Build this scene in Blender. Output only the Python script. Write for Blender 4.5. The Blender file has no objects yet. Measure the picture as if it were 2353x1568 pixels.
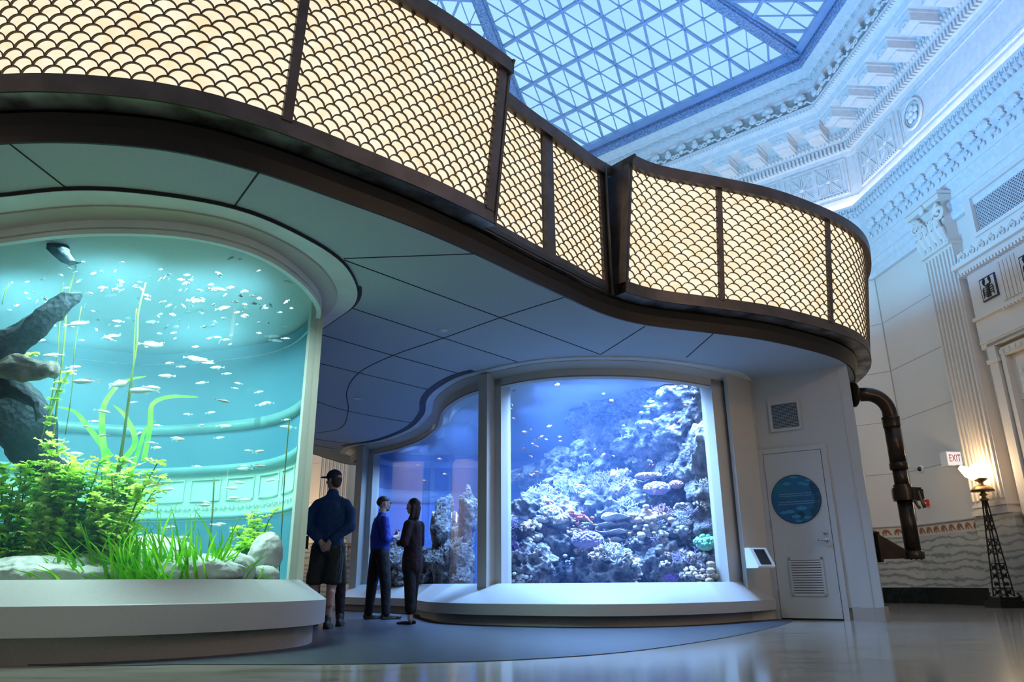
import bpy, bmesh, math, random
import numpy as np
from mathutils import Vector, Matrix, noise
random.seed(7)
PI = math.pi
sc = bpy.context.scene
# ---------------------------------------------------------------- camera
W, H, FPX = 2353, 1568, 1690.0
PITCH, ROLL, CZ = math.radians(18.25), math.radians(-0.4), 0.49
_f = np.array([0, math.cos(PITCH), math.sin(PITCH)])
_r0 = np.array([1.0, 0, 0]); _u0 = np.array([0, -math.sin(PITCH), math.cos(PITCH)])
_r = _r0*math.cos(ROLL)+_u0*math.sin(ROLL); _u = -_r0*math.sin(ROLL)+_u0*math.cos(ROLL)
cam_d = bpy.data.cameras.new('camera'); cam = bpy.data.objects.new('camera', cam_d)
sc.collection.objects.link(cam)
cam_d.sensor_width = 36; cam_d.lens = FPX/W*36; cam_d.clip_end = 200
M = Matrix.Identity(4)
for i in range(3):
    M[i][0] = _r[i]; M[i][1] = _u[i]; M[i][2] = -_f[i]
M[2][3] = CZ
cam.matrix_world = M
sc.camera = cam
def ray(x, y): return _f + _r*(x-W/2)/FPX + _u*(H/2-y)/FPX
def at(x, y, Y):
    d = ray(x, y); p = np.array([0, 0, CZ]) + d*(Y/d[1]); return Vector(p)
# ---------------------------------------------------------------- world, view
world = bpy.data.worlds.new('world'); sc.world = world; world.use_nodes = True
world.node_tree.nodes['Background'].inputs[0].default_value = (.55, .75, 1, 1)
world.node_tree.nodes['Background'].inputs[1].default_value = 0.35
sc.view_settings.view_transform = 'Standard'; sc.view_settings.look = 'None'
sc.view_settings.gamma = 1; sc.view_settings.exposure = 0.0; sc.view_settings.use_curve_mapping = False
cy = sc.cycles
cy.use_denoising = True; cy.max_bounces = 6; cy.diffuse_bounces = 3; cy.glossy_bounces = 3
cy.transmission_bounces = 2; cy.volume_bounces = 0; cy.transparent_max_bounces = 9; cy.sample_clamp_indirect = 4; cy.sample_clamp_direct = 0
cy.caustics_reflective = False; cy.caustics_refractive = False; cy.use_adaptive_sampling = True; cy.adaptive_threshold = 0.045
def light(name, typ, loc, energy, color, size=None, size_y=None, aim=None, spread=None, spot=None, blend=.5):
    d = bpy.data.lights.new(name, typ); d.energy = energy; d.color = color
    if typ == 'AREA':
        d.size = size or 1
        if size_y: d.shape = 'RECTANGLE'; d.size_y = size_y
        if spread: d.spread = math.radians(spread)
    elif size is not None: d.shadow_soft_size = size
    if typ == 'SPOT': d.spot_size = math.radians(spot or 60); d.spot_blend = blend
    o = bpy.data.objects.new(name, d); sc.collection.objects.link(o); o.location = loc
    if aim is not None:
        o.rotation_euler = (Vector(aim)-Vector(loc)).to_track_quat('-Z', 'Y').to_euler()
    return o
# lamps in the lids of the two tanks (greenish white over the plants, blue over the reef)
GRN = (.70, 1.0, .93); BLU = (.30, .53, 1.0)
for (x, y, e) in ((-4.7, 6.5, 70), (-3.6, 6.15, 70), (-2.75, 6.4, 60), (-3.4, 7.8, 35), (-5.0, 8.0, 35)):
    light('tank_lamp', 'AREA', (x, y, 3.37), e*1.15, GRN, .8, .5, spread=150)
for (x, y, e) in ((.75, 10.55, 125), (1.25, 10.4, 135), (1.9, 10.5, 100), (2.35, 10.85, 75), (2.5, 11.8, 50), (.5, 12.0, 70), (1.7, 13.0, 60), (-.6, 12.2, 90), (-1.2, 13.6, 90), (-1.9, 15.6, 90)):
    light('tank_lamp', 'AREA', (x, y, 3.37), e*1.12, BLU, .8, .5, spread=125)

# blue and violet uplighters standing on the deck of the canopy, and hanging chandeliers of the hall
for (x, y, e, c) in ((2.9, 10.6, 400, (.11, .36, 1.0)), (.2, 9.0, 280, (.12, .40, 1.0)), (-2.5, 7.5, 240, (.14, .42, 1.0)), (3.2, 14.0, 330, (.13, .55, 1.0)), (-3.0, 14.5, 300, (.14, .6, 1.0))):
    light('deck_uplight', 'AREA', (x, y, 4.6), e, c, .6, .6, aim=(x+(x+2.45)*.7, y+(y-11.56)*.7, 12), spread=150)
for (x, y, z, e) in ((5.8, 3.2, 5.6, 120), (-8.5, 2.6, 5.6, 120), (-9.6, 18.5, 5.6, 120)):
    light('chandelier_light', 'POINT', (x, y, z-.25), e, (1, .74, .52), .35)

# ---------------------------------------------------------------- materials
def new_mat(name):
    m = bpy.data.materials.new(name); m.use_nodes = True
    nt = m.node_tree; nt.nodes.clear(); out = nt.nodes.new('ShaderNodeOutputMaterial')
    return m, nt, out
def L_(nt, a, b): nt.links.new(a, b)
def tex_coord(nt, scale=(1, 1, 1), which='Object'):
    tc = nt.nodes.new('ShaderNodeTexCoord'); mp = nt.nodes.new('ShaderNodeMapping')
    mp.inputs['Scale'].default_value = scale
    L_(nt, tc.outputs[which], mp.inputs['Vector']); return mp.outputs['Vector']
def noise_ramp(nt, vec, scale, stops, detail=4, distortion=0, rough=.5):
    n = nt.nodes.new('ShaderNodeTexNoise'); n.inputs['Scale'].default_value = scale
    n.inputs['Detail'].default_value = detail; n.inputs['Distortion'].default_value = distortion; n.inputs['Roughness'].default_value = rough
    L_(nt, vec, n.inputs['Vector'])
    r = nt.nodes.new('ShaderNodeValToRGB'); e = r.color_ramp.elements
    e[0].position, e[0].color = stops[0][0], (*stops[0][1], 1); e[1].position, e[1].color = stops[-1][0], (*stops[-1][1], 1)
    for p, c in stops[1:-1]:
        q = e.new(p); q.color = (*c, 1)
    L_(nt, n.outputs['Fac'], r.inputs['Fac']); return n, r
def bump(nt, fac, strength, dist=.01):
    b = nt.nodes.new('ShaderNodeBump'); b.inputs['Strength'].default_value = strength; b.inputs['Distance'].default_value = dist
    L_(nt, fac, b.inputs['Height']); return b.outputs['Normal']
def pmat(name, col, rough=.6, metal=0, var=None, vscale=3, bmp=0, bscale=20, spec=.5, bdist=.01, detail=4, distortion=0, coat=0, scale=(1, 1, 1)):
    m, nt, out = new_mat(name); p = nt.nodes.new('ShaderNodeBsdfPrincipled')
    p.inputs['Base Color'].default_value = (*col, 1); p.inputs['Roughness'].default_value = rough
    p.inputs['Metallic'].default_value = metal; p.inputs['Specular IOR Level'].default_value = spec
    p.inputs['Coat Weight'].default_value = coat
    v = tex_coord(nt, scale)
    c2 = var or tuple(min(1, c*.9) for c in col)
    n, r = noise_ramp(nt, v, vscale, [(.35, c2), (.65, col)], detail, distortion)
    L_(nt, r.outputs['Color'], p.inputs['Base Color'])
    if bmp:
        n2 = nt.nodes.new('ShaderNodeTexNoise'); n2.inputs['Scale'].default_value = bscale; n2.inputs['Detail'].default_value = 5
        L_(nt, v, n2.inputs['Vector']); L_(nt, bump(nt, n2.outputs['Fac'], bmp, bdist), p.inputs['Normal'])
    L_(nt, p.outputs[0], out.inputs['Surface']); return m
def emat(name, col, strength, var=None, vscale=4, detail=6, distortion=1.0):
    m, nt, out = new_mat(name); e = nt.nodes.new('ShaderNodeEmission'); e.inputs['Strength'].default_value = strength
    n, r = noise_ramp(nt, tex_coord(nt), vscale, [(.3, var or col), (.62, col)], detail, distortion)
    L_(nt, r.outputs['Color'], e.inputs['Color']); L_(nt, e.outputs[0], out.inputs['Surface']); return m
def glassmat(name, tint, gloss=.06, rough=.0):
    m, nt, out = new_mat(name); t = nt.nodes.new('ShaderNodeBsdfTransparent'); t.inputs[0].default_value = (*tint, 1)
    g = nt.nodes.new('ShaderNodeBsdfGlossy'); g.inputs['Roughness'].default_value = rough
    fr = nt.nodes.new('ShaderNodeLayerWeight'); fr.inputs['Blend'].default_value = .25
    mm = nt.nodes.new('ShaderNodeMath'); mm.operation = 'MULTIPLY'; mm.inputs[1].default_value = gloss*6
    L_(nt, fr.outputs['Fresnel'], mm.inputs[0]); mx = nt.nodes.new('ShaderNodeMixShader')
    L_(nt, mm.outputs[0], mx.inputs[0]); L_(nt, t.outputs[0], mx.inputs[1]); L_(nt, g.outputs[0], mx.inputs[2])
    L_(nt, mx.outputs[0], out.inputs['Surface']); return m
def leafmat(name, a, b, vscale=6):
    m, nt, out = new_mat(name); d = nt.nodes.new('ShaderNodeBsdfDiffuse'); t = nt.nodes.new('ShaderNodeBsdfTranslucent')
    n, r = noise_ramp(nt, tex_coord(nt), vscale, [(.35, a), (.65, b)], 3)
    for s in (d, t): L_(nt, r.outputs['Color'], s.inputs['Color'])
    mx = nt.nodes.new('ShaderNodeMixShader'); mx.inputs[0].default_value = .5
    L_(nt, d.outputs[0], mx.inputs[1]); L_(nt, t.outputs[0], mx.inputs[2]); L_(nt, mx.outputs[0], out.inputs['Surface']); return m
def rockmat(name, a, b, c, vs=2.2, pit=14, strength=.9):
    m, nt, out = new_mat(name); p = nt.nodes.new('ShaderNodeBsdfPrincipled'); p.inputs['Roughness'].default_value = .95
    p.inputs['Specular IOR Level'].default_value = .15
    v = tex_coord(nt); n, r = noise_ramp(nt, v, vs, [(.3, a), (.5, b), (.68, c)], 8, .6, .62)
    L_(nt, r.outputs['Color'], p.inputs['Base Color'])
    vo = nt.nodes.new('ShaderNodeTexVoronoi'); vo.inputs['Scale'].default_value = pit; L_(nt, v, vo.inputs['Vector'])
    n3 = nt.nodes.new('ShaderNodeTexNoise'); n3.inputs['Scale'].default_value = 9; n3.inputs['Detail'].default_value = 9; n3.inputs['Roughness'].default_value = .7
    L_(nt, v, n3.inputs['Vector']); mm = nt.nodes.new('ShaderNodeMath'); mm.operation = 'ADD'
    L_(nt, vo.outputs['Distance'], mm.inputs[0]); L_(nt, n3.outputs['Fac'], mm.inputs[1])
    L_(nt, bump(nt, mm.outputs[0], strength, .06), p.inputs['Normal'])
    L_(nt, p.outputs[0], out.inputs['Surface']); return m
def marble(name, base, vein, dark, wscale=.55, zs=1.0, dist=9, rough=.25, joint=None):
    m, nt, out = new_mat(name); p = nt.nodes.new('ShaderNodeBsdfPrincipled'); p.inputs['Roughness'].default_value = rough
    v = tex_coord(nt, (1, 1, zs))
    w = nt.nodes.new('ShaderNodeTexWave'); w.bands_direction = 'Z'; w.inputs['Scale'].default_value = wscale
    w.inputs['Distortion'].default_value = dist; w.inputs['Detail'].default_value = 5; w.inputs['Detail Scale'].default_value = .55; w.inputs['Detail Roughness'].default_value = .6
    L_(nt, v, w.inputs['Vector']); r = nt.nodes.new('ShaderNodeValToRGB'); e = r.color_ramp.elements
    e[0].position = 0; e[0].color = (*dark, 1); e[1].position = 1; e[1].color = (*base, 1)
    q = e.new(.25); q.color = (*vein, 1); q = e.new(.55); q.color = (*base, 1)
    L_(nt, w.outputs['Fac'], r.inputs['Fac'])
    n, r2 = noise_ramp(nt, v, 3, [(.3, (.75, .75, .75)), (.7, (1, 1, 1))], 6)
    mx = nt.nodes.new('ShaderNodeMixRGB'); mx.blend_type = 'MULTIPLY'; mx.inputs[0].default_value = .6
    L_(nt, r.outputs[0], mx.inputs[1]); L_(nt, r2.outputs[0], mx.inputs[2]); L_(nt, mx.outputs[0], p.inputs['Base Color'])
    L_(nt, p.outputs[0], out.inputs['Surface']); return m
def stonefloor():
    m, nt, out = new_mat('polished_stone'); p = nt.nodes.new('ShaderNodeBsdfPrincipled'); p.inputs['Roughness'].default_value = .13
    v = tex_coord(nt); b = nt.nodes.new('ShaderNodeTexBrick'); b.inputs['Scale'].default_value = 1
    b.inputs['Brick Width'].default_value = 1.2; b.inputs['Row Height'].default_value = 1.2; b.inputs['Mortar Size'].default_value = .004
    b.offset = 0; b.inputs['Color1'].default_value = (.27, .235, .20, 1); b.inputs['Color2'].default_value = (.33, .29, .25, 1); b.inputs['Mortar'].default_value = (.2, .19, .18, 1)
    L_(nt, v, b.inputs['Vector'])
    v2 = tex_coord(nt, (.5, 2.2, 1)); n, r = noise_ramp(nt, v2, 2.2, [(.36, (.45, .44, .43)), (.5, (.9, .89, .87)), (.66, (1, 1, 1))], 9, 1.2, .6)
    mx = nt.nodes.new('ShaderNodeMixRGB'); mx.blend_type = 'MULTIPLY'; mx.inputs[0].default_value = .8
    L_(nt, b.outputs['Color'], mx.inputs[1]); L_(nt, r.outputs[0], mx.inputs[2]); L_(nt, mx.outputs[0], p.inputs['Base Color'])
    L_(nt, p.outputs[0], out.inputs['Surface']); return m
def meshmat(name, col, hole, scale, rough=.5):
    """perforated sheet: procedural round holes in metal"""
    m, nt, out = new_mat(name); p = nt.nodes.new('ShaderNodeBsdfPrincipled'); p.inputs['Roughness'].default_value = rough; p.inputs['Metallic'].default_value = .3
    vo = nt.nodes.new('ShaderNodeTexVoronoi'); vo.inputs['Scale'].default_value = scale; vo.inputs['Randomness'].default_value = 0
    L_(nt, tex_coord(nt, which='UV'), vo.inputs['Vector']); r = nt.nodes.new('ShaderNodeValToRGB'); r.color_ramp.interpolation = 'CONSTANT'
    r.color_ramp.elements[0].color = (*hole, 1); r.color_ramp.elements[1].position = .33; r.color_ramp.elements[1].color = (*col, 1)
    L_(nt, vo.outputs['Distance'], r.inputs['Fac']); L_(nt, r.outputs[0], p.inputs['Base Color']); L_(nt, p.outputs[0], out.inputs['Surface']); return m

def volmat(name, col, dens, absc, absd):
    m, nt, out = new_mat(name); a = nt.nodes.new('ShaderNodeVolumeScatter'); a.inputs['Color'].default_value = (*col, 1); a.inputs['Density'].default_value = dens; a.inputs['Anisotropy'].default_value = .2
    b = nt.nodes.new('ShaderNodeVolumeAbsorption'); b.inputs['Color'].default_value = (*absc, 1); b.inputs['Density'].default_value = absd
    ad = nt.nodes.new('ShaderNodeAddShader'); L_(nt, a.outputs[0], ad.inputs[0]); L_(nt, b.outputs[0], ad.inputs[1]); L_(nt, ad.outputs[0], out.inputs['Volume']); return m
MT = {}
MT['waterL'] = volmat('green_tank_water', (.30, .72, .95), .075, (.40, .85, .95), .12)
MT['waterR'] = volmat('reef_tank_water', (.30, .48, 1.0), .055, (.32, .60, 1.0), .10)
MT['plaster'] = pmat('cream_plaster', (.80, .72, .63), .8, vscale=1.2, var=(.77, .69, .60))
MT['ornament'] = pmat('white_plaster_ornament', (.80, .79, .77), .7, vscale=8, var=(.72, .71, .70), bmp=.25, bscale=60)
MT['shadow_paint'] = pmat('grey_green_shadow_band', (.48, .50, .46), .8)  # shade behind the cresting, put into a flat grey-green colour
MT['joint'] = pmat('wall_joint', (.45, .42, .38), .8)
MT['wainscot'] = marble('wavy_cream_marble', (.60, .57, .50), (.46, .45, .40), (.28, .30, .27), 1.1, 2.0, 15)
MT['blackmarble'] = pmat('dark_green_marble', (.018, .022, .020), .2, var=(.004, .006, .005), vscale=5, distortion=2)
MT['border'] = pmat('pale_border_tile', (.74, .66, .56), .4)
MT['terracotta'] = pmat('terracotta_relief', (.46, .17, .08), .5, var=(.25, .09, .05), vscale=14)
MT['floor'] = stonefloor()
MT['carpet'] = pmat('dark_slate_floor', (.035, .042, .056), .42, var=(.022, .027, .037), vscale=14, scale=(.35, 1, 1), bmp=.1, bscale=60)
MT['soffit'] = pmat('grey_acoustic_panel', (.47, .53, .55), .8, var=(.44, .50, .52), vscale=40, bmp=.15, bscale=200)
MT['groove'] = pmat('dark_joint', (.015, .015, .015), .8)
MT['bronze'] = pmat('dark_bronze', (.105, .078, .072), .42, metal=.55, var=(.07, .052, .044), vscale=5)
MT['bronze_shiny'] = pmat('polished_bronze', (.62, .60, .58), .34, metal=.9, var=(.13, .11, .1))
MT['brown'] = meshmat('perforated_brown_metal', (.012, .006, .005), (.004, .002, .002), 60)
MT['black'] = pmat('black_recess', (.01, .01, .01), .5)
MT['rib'] = pmat('bronze_rib', (.10, .062, .036), .5, metal=.2)
MT['onyx'] = emat('backlit_onyx', (1.0, .92, .71), 1.06, (1.0, .80, .50), 3.2, 9, 1.6)
MT['surround'] = pmat('warm_white_surround', (.55, .52, .47), .45, var=(.53, .50, .45), vscale=2)
MT['soffit_white'] = pmat('pale_ring', (.82, .86, .84), .35)
MT['service'] = pmat('service_white', (.50, .50, .49), .5, var=(.48, .48, .47), vscale=50, bmp=.1, bscale=200)
MT['plinth'] = pmat('taupe_plinth', (.40, .36, .33), .5, vscale=60, var=(.37, .33, .30))
MT['glass'] = glassmat('tank_acrylic', (.93, .99, 1.0), .05)
MT['pane_lit'] = emat('skylight_glass', (.42, .78, 1.0), 1.08, (.33, .66, .98), .25, 2, 0)
MT['bar'] = pmat('blue_grey_steel', (.30, .42, .68), .5)
MT['barorn'] = pmat('ornate_steel', (.30, .42, .66), .6, bmp=1, bscale=30, var=(.12, .18, .32), vscale=22)
MT['cove'] = emat('cove_led', (1.0, .80, .64), 11)
MT['white'] = pmat('white_enamel', (.8, .8, .8), .35)
MT['darkmetal'] = pmat('blackened_iron', (.02, .018, .016), .45, metal=.4, bmp=.5, bscale=40)
MT['pipe'] = pmat('dark_bronze_pipe', (.055, .035, .024), .3, metal=.7, var=(.03, .022, .018), vscale=6)
MT['chrome'] = pmat('brushed_steel', (.5, .5, .5), .25, metal=1)
MT['screen'] = pmat('dark_screen', (.008, .008, .01), .15)
MT['louvre'] = pmat('louvre_white', (.62, .62, .62), .5)
MT['vent'] = pmat('vent_dark', (.03, .03, .03), .6)
MT['red'] = pmat('alarm_red', (.55, .02, .02), .4)
MT['exit'] = emat('exit_face', (1, .9, .86), .95)
MT['exitred'] = pmat('exit_letter_red', (.6, .03, .02), .5)
MT['globe'] = emat('lamp_globe', (1.0, .74, .44), 34.0)
MT['brass'] = pmat('aged_brass', (.20, .13, .055), .45, metal=.7)
# ---------------------------------------------------------------- mesh helpers
COL = sc.collection
class MB:
    def __init__(s): s.v = []; s.f = []; s.mi = []; s.uv = None
    def add(s, vs, fs, mi=0):
        n = len(s.v); s.v += [tuple(v) for v in vs]; s.f += [tuple(i+n for i in f) for f in fs]; s.mi += [mi]*len(fs); return s
    def box(s, c, d, rz=0, mi=0, m=None):
        x, y, z = d[0]/2, d[1]/2, d[2]/2
        vs = [Vector((a*x, b*y, e*z)) for a in (-1, 1) for b in (-1, 1) for e in (-1, 1)]
        if m is not None: vs = [m @ v for v in vs]
        elif rz: vs = [Matrix.Rotation(rz, 3, 'Z') @ v for v in vs]
        vs = [v+Vector(c) for v in vs]
        return s.add(vs, [(0, 1, 3, 2), (4, 6, 7, 5), (0, 4, 5, 1), (2, 3, 7, 6), (0, 2, 6, 4), (1, 5, 7, 3)], mi)
    def bar(s, a, b, w, h, up=(0, 0, 1), mi=0):
        a, b, up = Vector(a), Vector(b), Vector(up); d = b-a
        if d.length < 1e-5: return s
        t = d.normalized(); sd = t.cross(up); sd = sd.normalized() if sd.length > 1e-4 else Vector((1, 0, 0)); u = sd.cross(t)
        vs = [p+sd*i*w/2+u*j*h/2 for p in (a, b) for i, j in ((-1, -1), (1, -1), (1, 1), (-1, 1))]
        return s.add(vs, [(0, 1, 2, 3), (7, 6, 5, 4), (0, 4, 5, 1), (1, 5, 6, 2), (2, 6, 7, 3), (3, 7, 4, 0)], mi)
    def tube(s, pts, rad, n=8, cap=True, mi=0, flat=1.0):
        pts = [Vector(p) for p in pts]; k = len(pts)
        if not hasattr(rad, '__len__'): rad = [rad]*k
        vs = []; ref = None
        for i, p in enumerate(pts):
            t = (pts[min(i+1, k-1)]-pts[max(i-1, 0)]).normalized()
            if ref is None: ref = t.orthogonal().normalized()
            ref = (ref-t*ref.dot(t)); ref = ref.normalized() if ref.length > 1e-5 else t.orthogonal().normalized()
            b = t.cross(ref)
            for j in range(n):
                a = 2*PI*j/n; vs.append(p+(ref*math.cos(a)+b*math.sin(a)*flat)*rad[i])
        fs = [(i*n+j, i*n+(j+1) % n, (i+1)*n+(j+1) % n, (i+1)*n+j) for i in range(k-1) for j in range(n)]
        if cap: fs += [tuple(reversed(range(n))), tuple(range((k-1)*n, k*n))]
        return s.add(vs, fs, mi)
    def lathe(s, prof, c=(0, 0, 0), n=20, m=None, mi=0):
        vs = []; c = Vector(c)
        for r, z in prof:
            for j in range(n):
                v = Vector((r*math.cos(2*PI*j/n), r*math.sin(2*PI*j/n), z))
                vs.append((m @ v if m is not None else v)+c)
        k = len(prof); fs = [(i*n+j, i*n+(j+1) % n, (i+1)*n+(j+1) % n, (i+1)*n+j) for i in range(k-1) for j in range(n)]
        fs += [tuple(reversed(range(n))), tuple(range((k-1)*n, k*n))]
        return s.add(vs, fs, mi)
    def ball(s, c, r, n=12, m=None, mi=0):
        if not hasattr(r, '__len__'): r = (r, r, r)
        pr = [(math.sin(PI*i/n), -math.cos(PI*i/n)) for i in range(n+1)]; pr[0] = (.001, -1); pr[-1] = (.001, 1)
        mm = (m or Matrix.Identity(3)) @ Matrix.Diagonal(r)
        return s.lathe(pr, c, n+2, mm, mi)
    def prism(s, poly, z0, z1, m=None, mi=0):
        n = len(poly); vs = [Vector((x, y, z0)) for x, y in poly]+[Vector((x, y, z1)) for x, y in poly]
        if m is not None: vs = [m @ v for v in vs]
        return s.add(vs, [tuple(reversed(range(n))), tuple(range(n, 2*n))]+[(i, (i+1) % n, (i+1) % n+n, i+n) for i in range(n)], mi)
    def plate(s, outline, frame, th, mi=0):
        """2-D outline (u,v) on a frame (origin, uaxis, vaxis, normal), thickness th along the normal"""
        o, ua, va, na = [Vector(q) for q in frame]; n = len(outline)
        vs = [o+ua*a+va*b for a, b in outline]+[o+ua*a+va*b+na*th for a, b in outline]
        return s.add(vs, [tuple(reversed(range(n))), tuple(range(n, 2*n))]+[(i, (i+1) % n, (i+1) % n+n, i+n) for i in range(n)], mi)
    def build(s, name, mat, parent=None, smooth=False, loc=None, uv=None):
        me = bpy.data.meshes.new(name); me.from_pydata(s.v, [], s.f)
        mats = mat if isinstance(mat, (list, tuple)) else [mat]
        for m in mats: me.materials.append(MT[m] if isinstance(m, str) else m)
        if len(mats) > 1: me.polygons.foreach_set('material_index', s.mi)
        if smooth: me.polygons.foreach_set('use_smooth', [True]*len(me.polygons))
        if uv is not None:
            l = me.uv_layers.new(name='UVMap'); vi = np.zeros(len(me.loops), dtype=np.int32); me.loops.foreach_get('vertex_index', vi)
            l.data.foreach_set('uv', np.array(uv, dtype=np.float32)[vi].ravel())
        me.update()
        bm = bmesh.new(); bm.from_mesh(me); bmesh.ops.recalc_face_normals(bm, faces=bm.faces); bm.to_mesh(me); bm.free()
        o = bpy.data.objects.new(name, me); COL.objects.link(o)
        if loc is not None: o.location = loc
        if parent is not None: o.parent = parent
        return o
def smooth_by_angle(o, deg=35):
    me = o.data; me.polygons.foreach_set('use_smooth', [True]*len(me.polygons))
    try: me.set_sharp_from_angle(angle=math.radians(deg))
    except Exception: pass
    return o
def tag(o, label=None, cat=None, group=None, kind=None):
    if label: o['label'] = label
    if cat: o['category'] = cat
    if group: o['group'] = group
    if kind: o['kind'] = kind
    return o
def thing(name, label, cat, loc=(0, 0, 0), group=None, rz=0):
    o = bpy.data.objects.new(name, None); COL.objects.link(o); o.location = loc; o.rotation_euler = (0, 0, rz)
    o.empty_display_size = .1
    return tag(o, label, cat, group)
def dup(root, loc=None, rz=None, label=None, group=None, scale=None, rot=None):
    r = root.copy(); COL.objects.link(r)
    if loc is not None: r.location = loc
    if rz is not None: r.rotation_euler = (0, 0, rz)
    if rot is not None: r.rotation_euler = rot
    if scale is not None: r.scale = (scale,)*3 if not hasattr(scale, '__len__') else scale
    if label: r['label'] = label
    if group: r['group'] = group
    for ch in list(root.children):
        c = ch.copy(); COL.objects.link(c); c.parent = r
        for g in ch.children:
            d = g.copy(); COL.objects.link(d); d.parent = c
    return r
def catmull(P, step=.08, closed=False):
    P = [Vector(p) for p in P]; n = len(P); out = []
    rng = range(n) if closed else range(n-1)
    for i in rng:
        if closed: a, b, c, d = P[(i-1) % n], P[i], P[(i+1) % n], P[(i+2) % n]
        else: a, b, c, d = P[max(i-1, 0)], P[i], P[i+1], P[min(i+2, n-1)]
        k = max(1, int((c-b).length/step))
        for j in range(k):
            t = j/k
            out.append(.5*((2*b)+(c-a)*t+(2*a-5*b+4*c-d)*t*t+(-a+3*b-3*c+d)*t**3))
    if not closed: out.append(P[-1])
    return out
def relax(P, it, closed=False):
    P = list(P); n = len(P)
    for _ in range(it):
        Q = list(P)
        for i in range(n):
            if not closed and i in (0, n-1): continue
            Q[i] = P[i]*.5+(P[(i-1) % n]+P[(i+1) % n])*.25
        P = Q
    return P
def normals(P, closed=False, flip=1):
    n = len(P); N = []
    for i in range(n):
        a = P[(i-1) % n] if closed or i > 0 else P[i]; b = P[(i+1) % n] if closed or i < n-1 else P[i]
        t = (b-a).normalized(); N.append(Vector((t.y, -t.x))*flip)
    return N
def sweep(P, N, prof, closed=False, close_prof=False, mi=0, mb=None):
    """plan polyline P with outward normals N; profile = [(offset, z)]"""
    mb = mb or MB(); n, k = len(P), len(prof)
    vs = [(p.x+m.x*o, p.y+m.y*o, z) for p, m in zip(P, N) for o, z in prof]
    fs = []
    for i in range(n if closed else n-1):
        for j in range(k if close_prof else k-1):
            i2, j2 = (i+1) % n, (j+1) % k
            fs.append((i*k+j, i2*k+j, i2*k+j2, i*k+j2))
    if close_prof and not closed: fs += [tuple(range(k)), tuple(reversed(range((n-1)*k, n*k)))]
    return mb.add(vs, fs, mi)
def arclen(P):
    s = [0]
    for a, b in zip(P, P[1:]): s.append(s[-1]+(b-a).length)
    return s
def cut(P, a, b):
    """sub-polyline between nearest points to plan points a and b"""
    ia = min(range(len(P)), key=lambda i: (P[i]-Vector(a)).length); ib = min(range(len(P)), key=lambda i: (P[i]-Vector(b)).length)
    return P[min(ia, ib):max(ia, ib)+1]
def text_mesh(body, size, mat, frame, th=.004, parent=None, name='lettering', align='CENTER', squash=1):
    c = bpy.data.curves.new(name, 'FONT'); c.body = body; c.size = size; c.extrude = th/2; c.align_x = align; c.align_y = 'CENTER'; c.resolution_u = 2
    t = bpy.data.objects.new(name, c); COL.objects.link(t); dg = bpy.context.evaluated_depsgraph_get()
    me = bpy.data.meshes.new_from_object(t.evaluated_get(dg)); COL.objects.unlink(t); bpy.data.objects.remove(t)
    o, ua, va, na = [Vector(q) for q in frame]
    for v in me.vertices: q = v.co.copy(); v.co = o+ua*q.x*squash+va*q.y+na*(q.z+th/2)
    me.materials.clear(); me.materials.append(MT[mat] if isinstance(mat, str) else mat)
    ob = bpy.data.objects.new(name, me); COL.objects.link(ob)
    if parent is not None: ob.parent = parent
    return ob
def V2(L): return [Vector(p) for p in L]

# ---------------------------------------------------------------- room: octagonal hall
OC = Vector((-2.45, 11.56, 0)); RI = 12.29; HALF = RI*math.tan(PI/8)
def facet(k):
    a = math.radians(4.5+45*k); N = Vector((math.cos(a), math.sin(a), 0)); T = Vector((-math.sin(a), math.cos(a), 0)); return N, T
def fp(k, x, z, d=0): N, T = facet(k); return OC+N*(RI-d)+T*x+Vector((0, 0, z))
def fobj(k, name, mb, mat, parent=None, kind='structure', smooth=False):
    """mesh written in facet space (x along wall, y = distance into the hall, z up)"""
    N, T = facet(k); mb.v = [tuple(OC+N*(RI-v[1])+T*v[0]+Vector((0, 0, v[2]))) for v in mb.v]
    o = mb.build(name, mat, parent, smooth)
    if parent is None and kind: o['kind'] = kind
    return o
SIDE = ['east', 'northeast', 'north', 'northwest', 'west', 'southwest', 'south', 'southeast']
# floor
mb = MB(); R = 15; mb.add([(OC.x+R*math.cos(PI/8+PI/4*i), OC.y+R*math.sin(PI/8+PI/4*i), z) for z in (0, -.2) for i in range(8)],
    [tuple(range(8)), tuple(reversed(range(8, 16)))]+[(i, (i+1) % 8, (i+1) % 8+8, i+8) for i in range(8)])
fl = mb.build('floor', 'floor'); fl['kind'] = 'structure'
carp = V2([(-2.9, 5.2), (-2.181, 5.2), (-1.348, 5.141), (-.516, 5.221), (.054, 5.382), (.69, 5.785), (1.3, 6.437), (2.187, 7.665), (3.182, 9.339), (3.75, 10.6), (3.9, 12), (3.3, 16), (1, 18.3), (-3, 18.8), (-5.5, 17), (-7.5, 13), (-7, 8), (-5, 5.9)])
cp = catmull(carp, .2, True); mb = MB(); n = len(cp)
mb.add([(p.x, p.y, z) for z in (.004, -.05) for p in cp], [tuple(range(n))]+[(i, (i+1) % n, (i+1) % n+n, i+n) for i in range(n)])
c = mb.build('floor_inlay', 'carpet'); tag(c, kind='structure')
def prof_box(P, x0, x1): ...
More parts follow.
